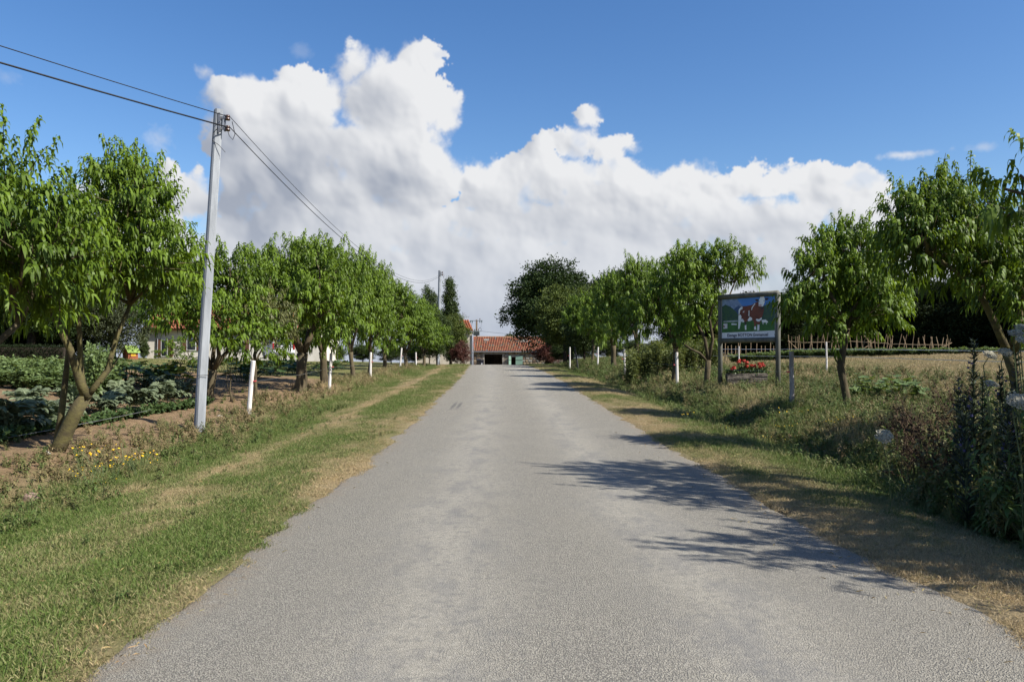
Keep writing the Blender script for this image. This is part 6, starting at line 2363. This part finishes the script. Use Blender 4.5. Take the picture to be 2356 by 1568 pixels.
def dead_weed(seed, h):
    rg = np.random.default_rng(seed)
    mb, sd = MB(), MB()

    def br(p, d, L, r, lev):
        e = p + d * L
        mb.tube([p, (p + e) / 2 + Vector(rg.normal(0, L * .04, 3)), e], [r, r * .8, r * .5], 4, cap=False)
        if lev == 0:
            for _ in range(5):
                q = p + d * L * rg.uniform(.2, 1.05) + Vector(rg.normal(0, .012, 3))
                sd.add([q + Vector(rg.normal(0, .011, 3)) for _ in range(4)], [(0, 1, 2), (0, 2, 3), (1, 2, 3)])
            return
        for i in range(6 if lev > 1 else 4):
            t = rg.uniform(.35, 1)
            dd = (d + Vector(rg.normal(0, .5, 3))).normalized()
            dd.z = abs(dd.z) * .8 + .15
            br(p + d * L * t, dd, L * rg.uniform(.3, .5), r * .6, lev - 1)
    for _ in range(3):
        br(Vector((0, 0, 0)), Vector((rg.normal(0, .22), rg.normal(0, .22), 1)).normalized(), h * rg.uniform(.6, .85), .007, 2)
    return mb.mesh('stalk', M_DRYST, fix=False), sd.mesh('seed', mat('dark_seed', (.06, .035, .022), (.035, .02, .015), .9, 20), fix=False)


GDE = 'dead brown seeding weeds at the right'
for i, (px, top, d, lab) in enumerate(((2128, 858, 10.2, 'dead brown weed with spreading top before the brown field'), (2165, 885, 9.6, 'dense dead brown weed right of the spreading one'), (2100, 905, 9.8, 'dead brown weed leaning left above the tilted umbel'),
                                       (2190, 925, 8.8, 'dead brown weed at the foot of the bristly spikes'), (2060, 905, 12.5, 'thin dead weed on the sunny bank'), (2150, 822, 11.5, 'tall thin dead weed standing against the brown field'), (2195, 828, 11.0, 'tall wispy dead weed left of the tallest spike'))):
    p = at(px, d)
    a, b = dead_weed(990 + i, max(.6, (zat(top, d) - p.z) * .85))
    o = empty('dead_weed', p, i, lab, 'plant', GDE)
    tag(link('stalk', a, o), kind='stuff')
    tag(link('seed', b, o), kind='stuff')


def ragwort(seed, h, n, s=.0115):
    rg = np.random.default_rng(seed)
    mb, fl = MB(), MB()
    for i in range(n):
        t = Vector((rg.normal(0, .10), rg.normal(0, .10), h * rg.uniform(.75, 1.1)))
        mb.tube([(0, 0, -.02), t * .5 + Vector((0, 0, .02)), t], [.003, .0025, .002], 3, cap=False)
        k = s * rg.uniform(.8, 1.25)
        nrm = Vector((rg.normal(0, .5), -.4, 1)).normalized()
        u = nrm.cross(Vector((1, 0, 0))).normalized()
        w = nrm.cross(u)
        fl.add([t + (u * math.cos(a) + w * math.sin(a)) * k for a in np.linspace(0, 5.6, 9)] + [t + nrm * k * .4], [(j, (j + 1) % 9, 9) for j in range(9)])
    return mb.mesh('stem', M_STEM, fix=False), fl.mesh('flower', M_YEL_P, fix=False)


RG_ = [ragwort(1000 + i, .26, 5 + i) for i in range(4)]
for gname, lab, spots in (('yellow wild flowers on the left bank', 'small yellow wild flower on the left bank below the forked tree', [(175, 1100), (188, 1075), (182, 1050), (196, 1095), (215, 1065), (232, 1050), (238, 1085), (250, 1072), (222, 1100), (268, 1062), (285, 1055), (296, 1080), (310, 1066), (262, 1098), (330, 1062), (345, 1070), (205, 1112), (236, 1135), (182, 1112), (320, 1085)]),
                          ('yellow wild flowers on the right bank', 'small yellow wild flower on the right bank near the grey post', [(1795, 985), (1806, 960), (1822, 990), (1838, 975), (1850, 965), (1808, 1020), (1910, 975), (1935, 985), (1955, 970), (1980, 985), (1900, 1000), (2005, 990), (1765, 1010), (1700, 960), (1580, 960), (1660, 985)])):
    for i, (px, py) in enumerate(spots):
        p = hit(px, py + 14)
        o = empty('yellow_wildflower', p, i, lab, 'flower', gname)
        k = 1.0 + .25 * ((i * 5) % 3 - 1)
        o.scale = (k, k, k)
        a, b = RG_[i % 4]
        link('stem', a, o)
        tag(link('flower', b, o), kind='stuff')

# ------------------------------------------------------------------ litter, stones
M_LIT = blade_mat('litter', (.23, .20, .07), (.38, .25, .12), .1)
LIT = [tuft_mesh('litter', M_LIT, 7, .16, .10, .010, 3.5, 1100 + i) for i in range(3)]
P1, rg = spread((1, -.75, .25, 3.2, 16, 1.3), 330, 390, one)
P2, rg2 = spread((-1, -.35, 3.2, 3.2, 18, 1.3), 420, 391, one)
P3, rg3 = spread((1, .2, 2.2, 4, 18, 1.2), 240, 392, one)
P = np.concatenate([P1, P2, P3])
P[:, 2] = np.where((P[:, 0] > x_left(P[:, 1])) & (P[:, 0] < x_right(P[:, 1])), z_road(P[:, 1]) - .012, P[:, 2] + .03)
n = len(P)
scatter('fallen_litter', P, LIT, RNG.uniform(.35, .9, n), RNG.integers(0, 3, n), RNG.random(n), 7, .05)


def stone(p, r, label, m, seed):
    rr = random.Random(seed)
    bm = bmesh.new()
    bmesh.ops.create_icosphere(bm, subdivisions=2, radius=r)
    for v in bm.verts:
        v.co *= rr.uniform(.85, 1.12)
        v.co.z *= .62
    me = bpy.data.meshes.new('field_stone')
    bm.to_mesh(me)
    bm.free()
    me.materials.append(m)
    return tag(link('field_stone', me, None, p), label, 'stone')


stone(hit(70, 1155) + Vector((0, 0, .04)), .10, 'reddish stone half sunk in the weeds at the left edge', mat('red_stone', (.32, .22, .17), (.2, .14, .11), .9, 6), 1)
stone(hit(108, 1046) + Vector((0, 0, .03)), .05, 'small white stone at the foot of the forked tree', mat('white_stone', (.6, .58, .54), None, .8), 2)
stone(hit(505, 960) + Vector((0, 0, .02)), .07, 'pale stone on the bare soil left of the concrete pole', mat('pale_stone', (.34, .28, .22), (.25, .2, .16), .9, 6), 3)
